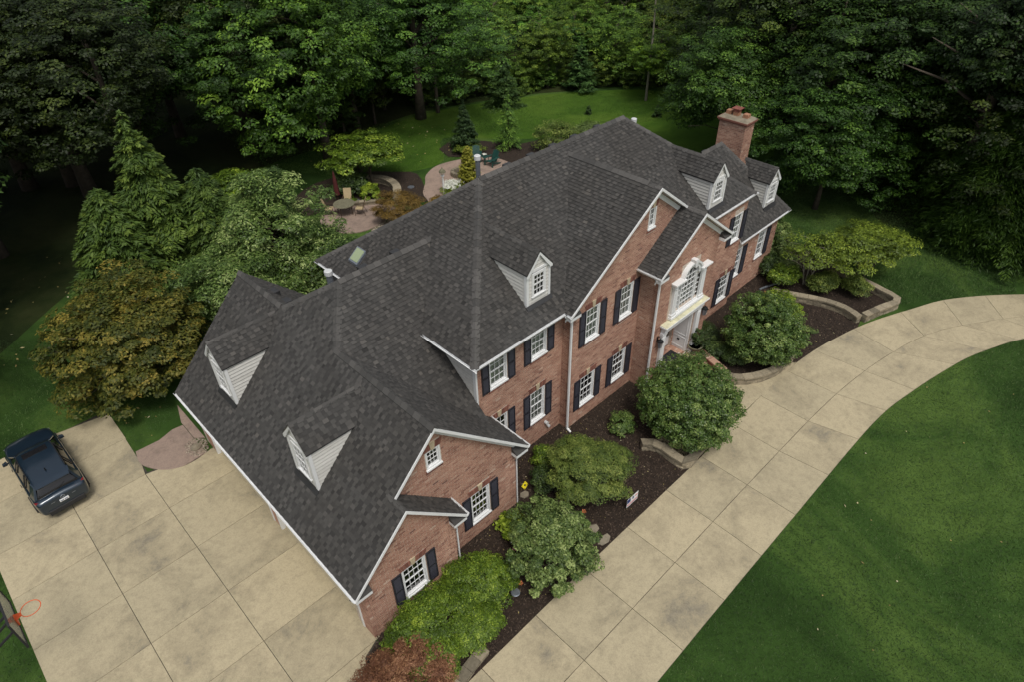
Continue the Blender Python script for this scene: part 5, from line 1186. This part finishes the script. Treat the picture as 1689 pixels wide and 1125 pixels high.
# ------------------------------------------------------------------ back patios
def patch(name, poly, mat, z=.05, z0=-.05):
    mb = MB(); mb.hexa([(x, y, z0) for x, y in poly], [(x, y, z) for x, y in poly]); return struct(mb.build(name, mat, fix=True))
circ = lambda cx, cy, rx, ry, n=28, a0=0: [(cx + rx * math.cos(a0 + 2 * math.pi * k / n), cy + ry * math.sin(a0 + 2 * math.pi * k / n)) for k in range(n)]
patch('dining_patio', circ(14.6, 22.6, 2.0, 1.95), 'stamped')
patch('patio_step', [(15.9, 23.4), (17.2, 22.3), (16.9, 21.2), (16.2, 21.2), (15.9, 22.2)], 'stamped', .056)
patch('fire_patio', smooth([(18.3, 20.2), (18.9, 20.9), (19.35, 22.0), (20.4, 23.1), (21.2, 24.0), (22.6, 24.6), (24.2, 24.3), (25.6, 23.5), (26.3, 22.2), (26.0, 20.8), (24.0, 19.6), (21, 19.0), (18.8, 18.6), (17.5, 19.2)], 4, True), 'stamped')
def pebbles(name, poly, n, lb, size=.06, seed=1, z=.02):
    rs = np.random.default_rng(seed); pts = []
    while len(pts) < n:
        P = np.array(poly); q = rs.uniform(P.min(0), P.max(0))
        if inside(poly, q[0], q[1]): pts.append(q)
    k = n; s_ = size * rs.uniform(.5, 1.2, k); base = np.array([(-1, -.6, 0), (.7, -.8, 0), (1, .5, 0), (-.6, .9, 0), (-.5, -.3, .6), (.4, -.4, .7), (.5, .35, .6), (-.3, .5, .65)])
    a = rs.uniform(0, 6.28, k); ca, sa = np.cos(a), np.sin(a)
    B = base[None] * rs.uniform(.75, 1.25, (k, 8, 3)); X = B[:, :, 0] * ca[:, None] - B[:, :, 1] * sa[:, None]; Y = B[:, :, 0] * sa[:, None] + B[:, :, 1] * ca[:, None]
    V = np.stack([X, Y, B[:, :, 2]], 2) * s_[:, None, None] * .6 + np.column_stack([np.array(pts), np.full(k, z)])[:, None, :]
    f = np.array([(4, 5, 6, 7), (0, 1, 5, 4), (1, 2, 6, 5), (2, 3, 7, 6), (3, 0, 4, 7)]); F = (np.arange(k)[:, None, None] * 8 + f[None]).reshape(-1, 4)
    o = stuff(nmesh(name, V.reshape(-1, 3), F, np.repeat(rs.beta(2, 2, k), 5), 'pebble')); o['label'] = lb; o['category'] = 'pebbles'; return o
pebbles('river_pebbles', [(16.0, 21.2), (16.7, 21.1), (17.0, 20.2), (16.2, 19.0), (14.6, 19.0), (13.8, 20.2), (15.2, 20.9), (15.8, 21.6)], 1300, 'bed of mixed river pebbles below the dining patio', .09, 2)
pebbles('river_pebbles', circ(-.12, 11.35, .42, .52, 16), 420, 'oval of river pebbles at the garage corner beside the stamped path', .05, 3, .05)
def rock(x, y, z, s_, lb, mat='flag', name='garden_rock', seed=1, flat=.5):
    rs = random.Random(seed); mb = MB(); n = 8; rows = []
    for i, (rr, zz) in enumerate(((.9, 0), (1.05, .35), (.8, .8), (.3, 1.0))): rows.append([mb.pt((x + s_[0] * rr * math.cos(j * .785) * rs.uniform(.85, 1.12), y + s_[1] * rr * math.sin(j * .785) * rs.uniform(.85, 1.12), z + s_[2] * zz * rs.uniform(.9, 1.1))) for j in range(n)])
    for a, b in zip(rows, rows[1:]):
        for j in range(n): mb.f.append([a[j], a[(j + 1) % n], b[(j + 1) % n], b[j]]); mb.t.append(.5)
    mb.f.append(rows[-1]); mb.t.append(.5); return tag(mb.build(name, mat), lb, 'stone')
rock(-.16, 11.3, .04, (.19, .16, .2), 'round grey green boulder in the pebble oval by the garage', seed=4)
for k, (x, y, sx, sy, lb) in enumerate([(7.12, .85, .17, .13, 'flagstone stepping stone nearest the garage corner'), (7.62, -.30, .2, .16, 'stepping stone beside the grey green shrub, second from the garage'), (7.6, -.88, .2, .15, 'mossy stepping stone under the japanese maple edge'), (7.44, -1.36, .26, .17, 'pale square stepping stone by the pink flower'), (7.72, -1.80, .25, .17, 'pale stepping stone third from the drive edge'), (7.68, -2.33, .26, .13, 'stepping stone touching the edge of the drive')]):
    rs_ = random.Random(k); a0 = rs_.random(); q = [(x + sx * math.cos(a0 + i * 1.05) * rs_.uniform(.85, 1.15) * 1.1, y + sy * math.sin(a0 + i * 1.05) * rs_.uniform(.85, 1.15) * 1.1) for i in range(6)]
    mb = MB(); mb.prism_z(q, .03, .075); tag(mb.build('stepping_stone', 'flag', fix=True, bevel=.008), lb, 'stone')
# dining set
def sling_chair(x, y, rz, lb):
    C_0 = tag(empty('patio_chair', (x, y, .05), rz), lb, 'chair', 'tan sling chairs round the patio table')
    mb = MB(); mb.hexa([(-.23, -.22, .40), (.23, -.22, .40), (.23, .22, .38), (-.23, .22, .38)], [(-.23, -.22, .415), (.23, -.22, .415), (.23, .22, .395), (-.23, .22, .395)]); mb.build('seat', 'mesh_tan', C_0, fix=True)
    mb = MB(); mb.hexa([(-.23, .22, .395), (.23, .22, .395), (.23, .24, .395), (-.23, .24, .395)], [(-.23, .42, 1.02), (.23, .42, 1.02), (.23, .44, 1.02), (-.23, .44, 1.02)]); mb.build('backrest', 'mesh_tan', C_0, fix=True)
    for s_ in (-1, 1):
        mb = MB(); mb.tube([(s_ * .26, -.25, 0), (s_ * .26, -.24, .60), (s_ * .26, .28, .62)], .014, 6); mb.build('arm', 'brown', C_0)
        mb = MB(); mb.tube([(s_ * .245, .36, 0), (s_ * .245, .2, .39), (s_ * .245, .44, 1.04)], .014, 6); mb.build('frame', 'brown', C_0)
        mb = MB(); mb.tube([(s_ * .245, .2, .39), (s_ * .245, -.24, .41)], .013, 6); mb.build('rail', 'brown', C_0)
sling_chair(13.78, 23.85, .80, 'tan sling patio chair left of the round table'); sling_chair(15.1, 23.95, -.757, 'tan sling patio chair behind the round table, its back to the shrubs'); sling_chair(15.08, 22.6, -2.34, 'tan sling patio chair right of the round table, seen from the side')
tb = tag(empty('patio_table', (14.45, 23.25, .05)), 'round dark patio table between tan chairs', 'table')
mb = MB(); mb.lathe([(.62, .66), (.64, .68), (.62, .70)], 28); mb.build('table_top', 'urn', tb)
for k in range(4): mb = MB(); a = k * 1.57 + .5; mb.tube([(math.cos(a) * .5, math.sin(a) * .5, 0), (math.cos(a) * .45, math.sin(a) * .45, .67)], .018, 6); mb.build('leg', 'brown', tb)
um = tag(empty('patio_umbrella', (14.95, 24.75, .03)), 'closed maroon patio umbrella standing behind the dining table', 'umbrella')
mb = MB(); mb.tube([(0, 0, 0), (0, 0, 2.15)], .02, 6); mb.build('pole', 'brown', um)
mb = MB(); mb.lathe([(.05, .55), (.17, .6), (.15, 1.0), (.12, 1.5), (.06, 1.95), (.015, 2.12)], 9); mb.build('canopy', 'maroon', um)
mb = MB(); mb.lathe([(.25, 0), (.25, .05), (.06, .09)], 14); mb.build('base', 'iron', um)
# fire pit ring
fp = tag(empty('fire_pit', (22.75, 22.4, .05)), 'round stone fire pit on the pink patio', 'fire pit'); rr_ = random.Random(3)
for lay in range(2):
    for k in range(16):
        a0 = 2 * math.pi * (k + .5 * lay) / 16; a1 = a0 + 2 * math.pi / 16 - .04; P_ = lambda r, a: (r * math.cos(a), r * math.sin(a))
        mb = MB(); mb.prism_z([P_(.38, a0), P_(.60, a0), P_(.61, (a0 + a1) / 2), P_(.60, a1), P_(.38, a1)], lay * .15, lay * .15 + .14, rr_.random() * .5); mb.build('stone', 'wallstone', fp, fix=True)
mb = MB(); mb.lathe([(.37, .0), (.37, .06)], 16); mb.build('ash_bed', 'black', fp)
def adirondack(x, y, rz, lb):
    A0 = tag(empty('garden_chair', (x, y, .05), rz), lb, 'chair', 'dark green garden chairs by the fire pit')
    for k in range(5): xx = -.24 + .098 * k; mb = MB(); mb.hexa([(xx, .12, .25), (xx + .088, .12, .25), (xx + .088, .145, .25), (xx, .145, .25)], [(xx, .42, .92 - .03 * abs(k - 2)), (xx + .088, .42, .92 - .03 * abs(k - 2)), (xx + .088, .445, .92 - .03 * abs(k - 2)), (xx, .445, .92 - .03 * abs(k - 2))]); mb.build('back_slat', 'green_plastic', A0, fix=True)
    for k in range(5): yy = -.42 + .11 * k; z_ = .36 - (yy + .42) * .2; mb = MB(); mb.box(-.26, .26, yy, yy + .095, z_ - .02, z_); mb.build('seat_slat', 'green_plastic', A0)
    for s_ in (-1, 1):
        xx = s_ * .33; mb = MB(); mb.box(xx - .07, xx + .07, -.5, .28, .52, .545); mb.build('arm', 'green_plastic', A0)
        mb = MB(); mb.box(xx - .04, xx - .005, -.44, -.34, 0, .52); mb.build('leg', 'green_plastic', A0)
        mb = MB(); mb.hexa([(s_ * .28 - .02, -.36, .22), (s_ * .28 + .02, -.36, .22), (s_ * .28 + .02, .5, 0), (s_ * .28 - .02, .5, 0)], [(s_ * .28 - .02, -.36, .34), (s_ * .28 + .02, -.36, .34), (s_ * .28 + .02, .5, .08), (s_ * .28 - .02, .5, .08)]); mb.build('leg', 'green_plastic', A0, fix=True)
adirondack(25.0, 23.3, -.8, 'dark green slatted garden chair behind the flue pipe, left one'); adirondack(25.3, 21.95, -1.45, 'dark green slatted garden chair seen side on, right one by the fire pit')
t2 = tag(empty('side_table', (25.2, 22.65, .05)), 'small dark green side table between the garden chairs', 'table')
mb = MB(); mb.box(-.22, .22, -.22, .22, .42, .45); mb.build('table_top', 'green_plastic', t2)
for a in (-.19, .16):
    for b in (-.19, .16): mb = MB(); mb.box(a, a + .03, b, b + .03, 0, .42); mb.build('leg', 'green_plastic', t2)
pl_ = clumpy(300, (.13, .13, .1), 14, .06, 20, .025, .015, (.4, 1), .8, -.3); plant('potted_flowers', 25.2, 22.65, 'little white potted flowers on the side table', 'flowers', 'petal', pl_, .1, z=.5, crownname='flowers')
V, F, t = clumpy(301, (.9, .65, .3), 90, .13, 26, .05, .015, (.2, 1), 1., -.1, .2, .9, .5)
fl = plant('white_flower_bed', 20.7, 20.75, 'patch of white lilies and pale leaves below the lantern post', 'flowers', 'petal', (V, F, t), .55, crownname='flowers')
V, F, t = clumpy(302, (1.0, .75, .3), 80, .16, 30, .08, .014, (.2, 1), 1., -.3); nmesh('leaves', V + np.array([0, 0, .32]), F, t, 'f_lime', fl)
lp = tag(empty('lantern_post', (20.2, 20.95, 0)), 'white post lantern with a green domed roof beside white flowers', 'lantern')
mb = MB(); mb.tube([(0, 0, 0), (0, 0, 1.25)], .05, 8); mb.lathe([(.1, 1.25), (.12, 1.30), (.05, 1.34)], 10); mb.build('post', 'white', lp)
for k in range(6): a = k * 1.047; mb = MB(); mb.tube([(math.cos(a) * .1, math.sin(a) * .1, 1.3), (math.cos(a) * .13, math.sin(a) * .13, 1.55)], .012, 5); mb.build('bar', 'white', lp)
mb = MB(); mb.lathe([(.22, 1.53), (.20, 1.60), (.12, 1.70), (.03, 1.77), (.02, 1.85)], 12); mb.build('lantern_roof', 'urn', lp)
mb = MB(); mb.lathe([(.2, .03), (.22, .05), (.15, .055)], 16, (19.4, 23.3)); tag(mb.build('birdbath_dish', 'galv'), 'pale round dish lying on the mulch by the seat wall', 'dish')
mb = MB(); mb.lathe([(.2, .03), (.22, .05), (.15, .055)], 16, (15.9, 24.3)); tag(mb.build('birdbath_dish', 'galv'), 'pale round dish under the layered dogwood', 'dish')
V, F, t = clumpy(303, (.12, .12, .1), 10, .06, 16, .03, .02, (.3, 1), .8, -.3); plant('red_flowers', 25.0, 24.3, 'small red flowers at the foot of the spruce', 'flowers', 'redp', (V, F, t), .5, crownname='flowers')
plant('flower_plants', 25.3, 24.4, 'loose yellow green flower plants in front of the spruce', 'plant', 'f_honey', clumpy(304, (1.1, .5, .35), 60, .2, 40, .06, .02, (.3, 1), .8, -.2), .35)

# ------------------------------------------------------------------ front bed details
def flower(x, y, z, lb, mat, r=.06):
    F0 = tag(empty('flower', (x, y, 0)), lb, 'flower'); mb = MB(); mb.tube([(0, 0, 0), (0, 0, z)], .006, 5); mb.build('stem', 'f_yew', F0)
    mb = MB()
    for k in range(12):
        a = k * 2.4; q = r * (k / 12) ** .5; mb.poly([(q * math.cos(a) - .5 * r * math.sin(a), q * math.sin(a) + .5 * r * math.cos(a), z + .02), (q * math.cos(a) + .5 * r * math.sin(a), q * math.sin(a) - .5 * r * math.cos(a), z + .02), ((q + .7 * r) * math.cos(a), (q + .7 * r) * math.sin(a), z + .01 + .02 * (k % 3))], .5)
    mb.build('petals', mat, F0)
for x, y, z, lb, mt in [(5.35, -.42, .35, 'pale pink rose left of the bright green plant', 'petal'), (5.2, -.62, .3, 'purple pink bloom below the bright green plant', 'pink'), (5.5, -.85, .4, 'pale pink bloom at the left side of the grey green shrub', 'petal'), (5.0, -1.35, .35, 'pale bloom at the lower left of the grey green shrub', 'petal'), (4.55, -1.55, .15, 'orange bloom above the solar light', 'orangep'), (7.5, -1.1, .12, 'bright pink bloom beside a stepping stone', 'pink'), (8.0, -1.15, .12, 'orange bloom at the foot of the japanese maple', 'orangep'), (24.1, 1.1, .2, 'red bloom near the right hand curved wall', 'redp')]: flower(x, y, z, lb, mt)
sg = tag(empty('yard_sign', (9.38, -2.12, 0), -.0), 'small white yard sign with blue block and pink red stripe stuck in the mulch', 'sign')
mb = MB(); mb.box(-.30, .30, -.006, .006, .22, .62); mb.build('sign_panel', 'white', sg)
mb = MB(); mb.box(-.30, -.12, -.010, -.0065, .42, .62); mb.box(-.02, .06, -.010, -.0065, .46, .58); mb.build('blue_print', 'blue', sg)
mb = MB(); mb.box(-.28, .28, -.010, -.0065, .29, .335); mb.box(.12, .26, -.010, -.0065, .50, .54); mb.build('red_print', 'redp', sg)
for s_ in (-1, 1): mb = MB(); mb.tube([(s_ * .2, .012, -.02), (s_ * .2, .012, .4)], .006, 5); mb.build('stake', 'iron', sg)
yb_ = tag(empty('marker_sign', (7.45, .98, 0), .3), 'small yellow marker sign with dark mark beside the dark green shrub', 'sign')
mb = MB(Matrix.Rotation(-1.0, 4, 'X')); mb.box(-.14, .14, -.004, .004, .08, .24); mb.build('sign_panel', 'yellow', yb_); mb = MB(Matrix.Rotation(-1.0, 4, 'X')); mb.box(-.04, .04, -.008, -.0045, .13, .19); mb.build('mark', 'black', yb_)
mb = MB(); mb.tube([(0, .0, 0), (0, -.02, .14)], .008, 5); mb.build('stake', 'iron', yb_)
sl_ = tag(empty('garden_light', (4.18, -1.70, 0)), 'round glass topped garden light in the mulch below the grey green shrub', 'lamp')
mb = MB(); mb.tube([(0, 0, 0), (0, 0, .25)], .012, 6); mb.build('stake', 'iron', sl_); mb = MB(); mb.lathe([(.13, .25), (.15, .27), (.13, .29)], 18); mb.build('lamp_top', 'galv', sl_)
mb = MB(); mb.tube([(24.3, 1.55, .06), (24.7, 1.42, .09), (25.2, 1.28, .06), (25.6, 1.1, .06)], .05, 8); tag(mb.build('drain_pipe', 'galv'), 'short grey drain pipe lying on the mulch by the right wing', 'pipe')
for k, (x, y) in enumerate(((22.9, -1.9), (21.9, -2.1))): plant('ground_plant', x, y, ['small grey leaved plant on the mulch near the curved wall', 'small grey leaved plant on the mulch close to the drive'][k], 'plant', 'f_vib', clumpy(310 + k, (.3, .25, .1), 24, .1, 20, .04, .012, (.2, 1), .8, 0), .08)
ur = tag(empty('planter_urn', (17.62, .92, .30)), 'weathered stone urn on the landing beside the front door pillar', 'planter')
mb = MB(); mb.lathe([(.17, 0), (.18, .04), (.10, .09), (.12, .14), (.26, .30), (.30, .38), (.33, .42), (.27, .42), (.24, .36)], 18); mb.build('urn_bowl', 'urn', ur)
T0 = plant('potted_topiary', 17.62, .92, 'dark egg shaped topiary growing in the weathered urn', 'plant', 'f_box', clumpy(320, (.25, .25, .42), 90, .08, 60, .02, .012, (.6, 1), .9, -.9, .1), .52, z=.66, trunk=(.015, .3, 'trunk'))

# ------------------------------------------------------------------ basketball hoop
bh = tag(empty('basketball_hoop', (-8.15, 5.8, 0)), 'basketball hoop with clear backboard and orange rim at the left edge of the drive', 'basketball hoop')
mb = MB(); mb.tube([(0, 0, 0), (0, 0, 2.5)], .06, 10); mb.build('pole', 'black', bh)
for s_ in (-1, 1):
    mb = MB(); mb.bar((0, s_ * .12, 2.4), (1.50, s_ * .22, 3.35), .05); mb.build('arm', 'black', bh)
    mb = MB(); mb.bar((0, s_ * .12, 1.9), (1.50, s_ * .22, 2.75), .05); mb.build('arm', 'black', bh)
mb = MB(); mb.box(1.545, 1.565, -.86, .86, 2.62, 3.62); mb.build('backboard', 'acrylic', bh)
mb = MB(); 
for q in ((-.88, -.86, 2.6, 3.64), (.86, .88, 2.6, 3.64)): mb.box(1.53, 1.58, *q)
for z in (2.6, 3.62): mb.box(1.53, 1.58, -.86, .86, z, z + .02)
for s_ in (-.24, .21): mb.box(1.50, 1.53, s_, s_ + .03, 2.62, 3.62)
mb.build('board_frame', 'black', bh)
mb = MB(); mb.box(1.57, 1.60, -.10, .10, 2.66, 2.92); mb.hexa([(1.60, -.09, 2.86), (1.60, .09, 2.86), (1.74, .05, 2.88), (1.74, -.05, 2.88)], [(1.60, -.09, 2.92), (1.60, .09, 2.92), (1.74, .05, 2.91), (1.74, -.05, 2.91)]); mb.build('rim_bracket', 'orange', bh, fix=True)
mb = MB(); mb.ring(1.96, 0, 2.90, .235, .011, 32); mb.build('rim', 'orange', bh, smooth=True)

# ------------------------------------------------------------------ car (local: +y is the front)
CAR = tag(empty('parked_car', (-4.57, 13.68, .05), R(1.5)), 'dark blue hatchback suv parked facing the grass on the concrete, seen from above and behind', 'car')
CAR.scale = (.93, .95, .95)
def loft(stations, name, mat, parent, sub=2, closed=True, cap=True):
    """stations: list of (y, [(x,z)...] half profile from bottom centre to top centre)"""
    mb = MB(); rows = []
    for y, pr in stations:
        full = [(x, z) for x, z in pr] + [(-x, z) for x, z in pr[::-1] if abs(x) > 1e-4]
        rows.append([mb.pt((x, y, z)) for x, z in full])
    n = len(rows[0])
    for a, b in zip(rows, rows[1:]):
        for j in range(n): mb.f.append([a[j], a[(j + 1) % n], b[(j + 1) % n], b[j]]); mb.t.append(.5)
    if cap: mb.f.append(rows[0][::-1]); mb.f.append(rows[-1]); mb.t += [.5, .5]
    o = mb.build(name, mat, parent, smooth=True, fix=True)
    if sub: sm = o.modifiers.new('sub', 'SUBSURF'); sm.levels = sub; sm.render_levels = sub
    return o
def prof(w, zb, zs, zt, crown=.04): return [(0, zb), (w * .86, zb), (w * .97, zb + .10), (w, (zb + zs) / 2 + .05), (w * .985, zs - .06), (w * .90, zs), (w * .55, zt), (0, zt + crown)]
st = [(-2.26, prof(.72, .42, .86, .88, .0)), (-2.24, prof(.80, .34, .96, .98, .01)), (-2.12, prof(.87, .28, 1.03, 1.05)), (-1.7, prof(.905, .24, 1.06, 1.08)), (-1.1, prof(.91, .22, 1.04, 1.05)), (-.2, prof(.91, .22, 1.02, 1.03)), (.7, prof(.91, .22, 1.00, 1.02)),
      (1.0, prof(.905, .22, .99, 1.02)), (1.5, prof(.895, .24, .95, .985)), (1.95, prof(.85, .28, .86, .90)), (2.17, prof(.74, .34, .76, .79, .02)), (2.26, prof(.58, .42, .66, .68, .0))]
body = loft(st, 'body', 'carpaint', CAR)
def cab(w0, w1, z0, z1): return [(0, z0), (w0, z0), (w0 * .985, z0 + .06), ((w0 + w1) / 2, (z0 + z1) / 2), (w1, z1 - .06), (w1 * .9, z1), (0, z1 + .03)]
cabin = loft([(-2.03, cab(.78, .70, .96, 1.10)), (-2.0, cab(.80, .70, .96, 1.16)), (-1.78, cab(.82, .62, .96, 1.48)), (-1.4, cab(.83, .61, .96, 1.565)), (-.4, cab(.84, .62, .96, 1.60)), (.15, cab(.84, .61, .96, 1.56)), (.6, cab(.83, .62, .96, 1.30)), (1.05, cab(.80, .68, .96, 1.03)), (1.08, cab(.76, .66, .96, .99))], 'windows', 'carglass', CAR)
def rt_prof(w, z): return [(0, z - .03), (w * .9, z - .035), (w, z - .015), (w * .93, z + .012), (w * .5, z + .032), (0, z + .038)]
roof = loft([(-1.93, rt_prof(.56, 1.47)), (-1.90, rt_prof(.60, 1.50)), (-1.4, rt_prof(.635, 1.575)), (-.5, rt_prof(.64, 1.605)), (.02, rt_prof(.62, 1.585)), (.17, rt_prof(.60, 1.555)), (.2, rt_prof(.57, 1.54))], 'roof_panel', 'carpaint', CAR)
mb = MB(); mb.box(-.42, .42, -.33, -.02, 1.628, 1.640); mb.build('sunroof', 'carglass', CAR, bevel=.02)
mb = MB(); mb.hexa([(-.025, -1.42, 1.60), (.025, -1.42, 1.60), (.02, -1.25, 1.61), (-.02, -1.25, 1.61)], [(-.012, -1.44, 1.69), (.012, -1.44, 1.69), (.008, -1.30, 1.64), (-.008, -1.30, 1.64)]); mb.build('antenna', 'iron', CAR, fix=True)
for s_ in (-1, 1):
    mb = MB(); mb.tube([(s_ * .60, -1.55, 1.575), (s_ * .605, -1.45, 1.615), (s_ * .61, -.4, 1.635), (s_ * .60, .0, 1.60), (s_ * .59, .08, 1.57)], .016, 6); mb.build('roof_rail', 'black', CAR)
    for y0, z0, y1, z1, x0, x1 in ((1.02, 1.03, .18, 1.555, .78, .615), (-1.05, 1.04, -1.02, 1.56, .845, .64), (-.05, 1.04, -.12, 1.58, .85, .64)):
        mb = MB(); mb.bar((s_ * x0, y0, z0), (s_ * x1, y1, z1), .06 if y0 > 1 else .05, .035); mb.build('door_pillar', 'carpaint' if y0 > 1 else 'black', CAR)
    mb = MB(); mb.hexa([(s_ * .80, -1.62, 1.02), (s_ * .845, -1.62, 1.04), (s_ * .80, -2.02, 1.04), (s_ * .70, -2.04, 1.06)], [(s_ * .60, -1.62, 1.55), (s_ * .64, -1.62, 1.55), (s_ * .61, -1.86, 1.49), (s_ * .55, -1.90, 1.49)]); mb.build('rear_pillar', 'carpaint', CAR, fix=True)
    mb = MB(); mb.tube([(s_ * .88, .72, 1.02), (s_ * .95, .70, 1.05)], .035, 6); mi = mb.build('mirror', 'black', CAR)
    mb = MB(); mb.hexa([(s_ * .93, .66, .98), (s_ * 1.10, .64, 1.0), (s_ * 1.08, .76, 1.0), (s_ * .93, .80, .98)], [(s_ * .93, .66, 1.13), (s_ * 1.10, .64, 1.12), (s_ * 1.08, .74, 1.12), (s_ * .93, .78, 1.13)]); mb.build('mirror_cap', 'carpaint', mi, fix=True, bevel=.02)
    mb = MB(); mb.hexa([(s_ * .50, -2.225, .93), (s_ * .82, -2.12, .94), (s_ * .84, -2.06, .94), (s_ * .50, -2.18, .93)], [(s_ * .50, -2.215, .985), (s_ * .83, -2.10, 1.01), (s_ * .86, -2.02, 1.01), (s_ * .50, -2.17, .985)]); mb.build('tail_light', 'tail', CAR, fix=True)
    mb = MB(); mb.hexa([(s_ * .60, 2.14, .66), (s_ * .83, 1.90, .70), (s_ * .80, 1.85, .70), (s_ * .60, 2.0, .66)], [(s_ * .60, 2.12, .76), (s_ * .85, 1.88, .82), (s_ * .82, 1.85, .82), (s_ * .60, 2.0, .76)]); mb.build('headlight', 'galv', CAR, fix=True)
    for y in (.62, -.45): mb = MB(); mb.box(*sorted((s_ * .905, s_ * .93)), y - .35, y - .2, .90, .925); mb.build('door_handle', 'carpaint', CAR)
    mb = MB(); mb.box(*sorted((s_ * .86, s_ * .925)), -1.05, 1.0, .20, .33); mb.build('sill_trim', 'black', CAR)
    for y in (-1.38, 1.40):
        mb = MB(); 
        for k in range(10):
            a0 = math.pi * k / 10; a1 = math.pi * (k + 1) / 10; f = lambda r, a: (y + r * math.cos(a), .34 + r * math.sin(a))
            q = [f(.36, a0), f(.42, a0), f(.42, a1), f(.36, a1)]; mb.hexa([(s_ * .84, a, b) for a, b in q], [(s_ * .93, a, b) for a, b in q])
        mb.build('wheel_arch', 'black', CAR, fix=True)
        mb = MB(); mb.tube([(s_ * .68, y, .33), (s_ * .70, y, .33), (s_ * .88, y, .33), (s_ * .90, y, .33)], [.28, .335, .335, .29], 24); wh = mb.build('wheel', 'black', CAR)
        mb = MB(); mb.tube([(s_ * .895, y, .33), (s_ * .91, y, .33)], .07, 12)
        for k in range(5): a = k * 1.2566; mb.bar((s_ * .905, y, .33), (s_ * .905, y + .23 * math.cos(a), .33 + .23 * math.sin(a)), .05, .02)
        mb.build('rim', 'galv', wh)
mb = MB(); mb.box(-.62, .62, -2.30, -2.20, .30, .52); mb.build('bumper_trim', 'black', CAR, bevel=.03)
mb = MB(); mb.hexa([(-.56, -2.04, 1.475), (.56, -2.04, 1.475), (.58, -1.86, 1.51), (-.58, -1.86, 1.51)], [(-.56, -2.04, 1.495), (.56, -2.04, 1.495), (.58, -1.86, 1.545), (-.58, -1.86, 1.545)]); mb.build('spoiler', 'carpaint', CAR, fix=True)
mb = MB(); mb.box(-.155, .155, -2.295, -2.262, .70, .79); lpz = mb.build('licence_plate', 'white', CAR); lpz.rotation_euler = (0, 0, 0)
mb = MB()
for k in range(7):
    if k != 3: mb.box(-.125 + .036 * k, -.105 + .036 * k, -2.299, -2.2955, .722, .765)
mb.build('plate_marks', 'blue', lpz)
mb = MB(); mb.ring(0, -2.262, .88, .058, .009, 24, 'y', 1.25); mb.bar((-.06, -2.268, .90), (0, -2.268, .865), .012); mb.bar((.06, -2.268, .90), (0, -2.268, .865), .012); mb.build('emblem', 'galv', CAR)
mb = MB(); mb.box(-.42, -.28, -2.262, -2.25, .80, .815); mb.box(.30, .42, -2.262, -2.25, .80, .815); mb.build('badge', 'galv', CAR)
mb = MB(); mb.bar((0, -2.06, 1.12), (.28, -1.99, 1.22), .012); mb.build('rear_wiper', 'black', CAR)
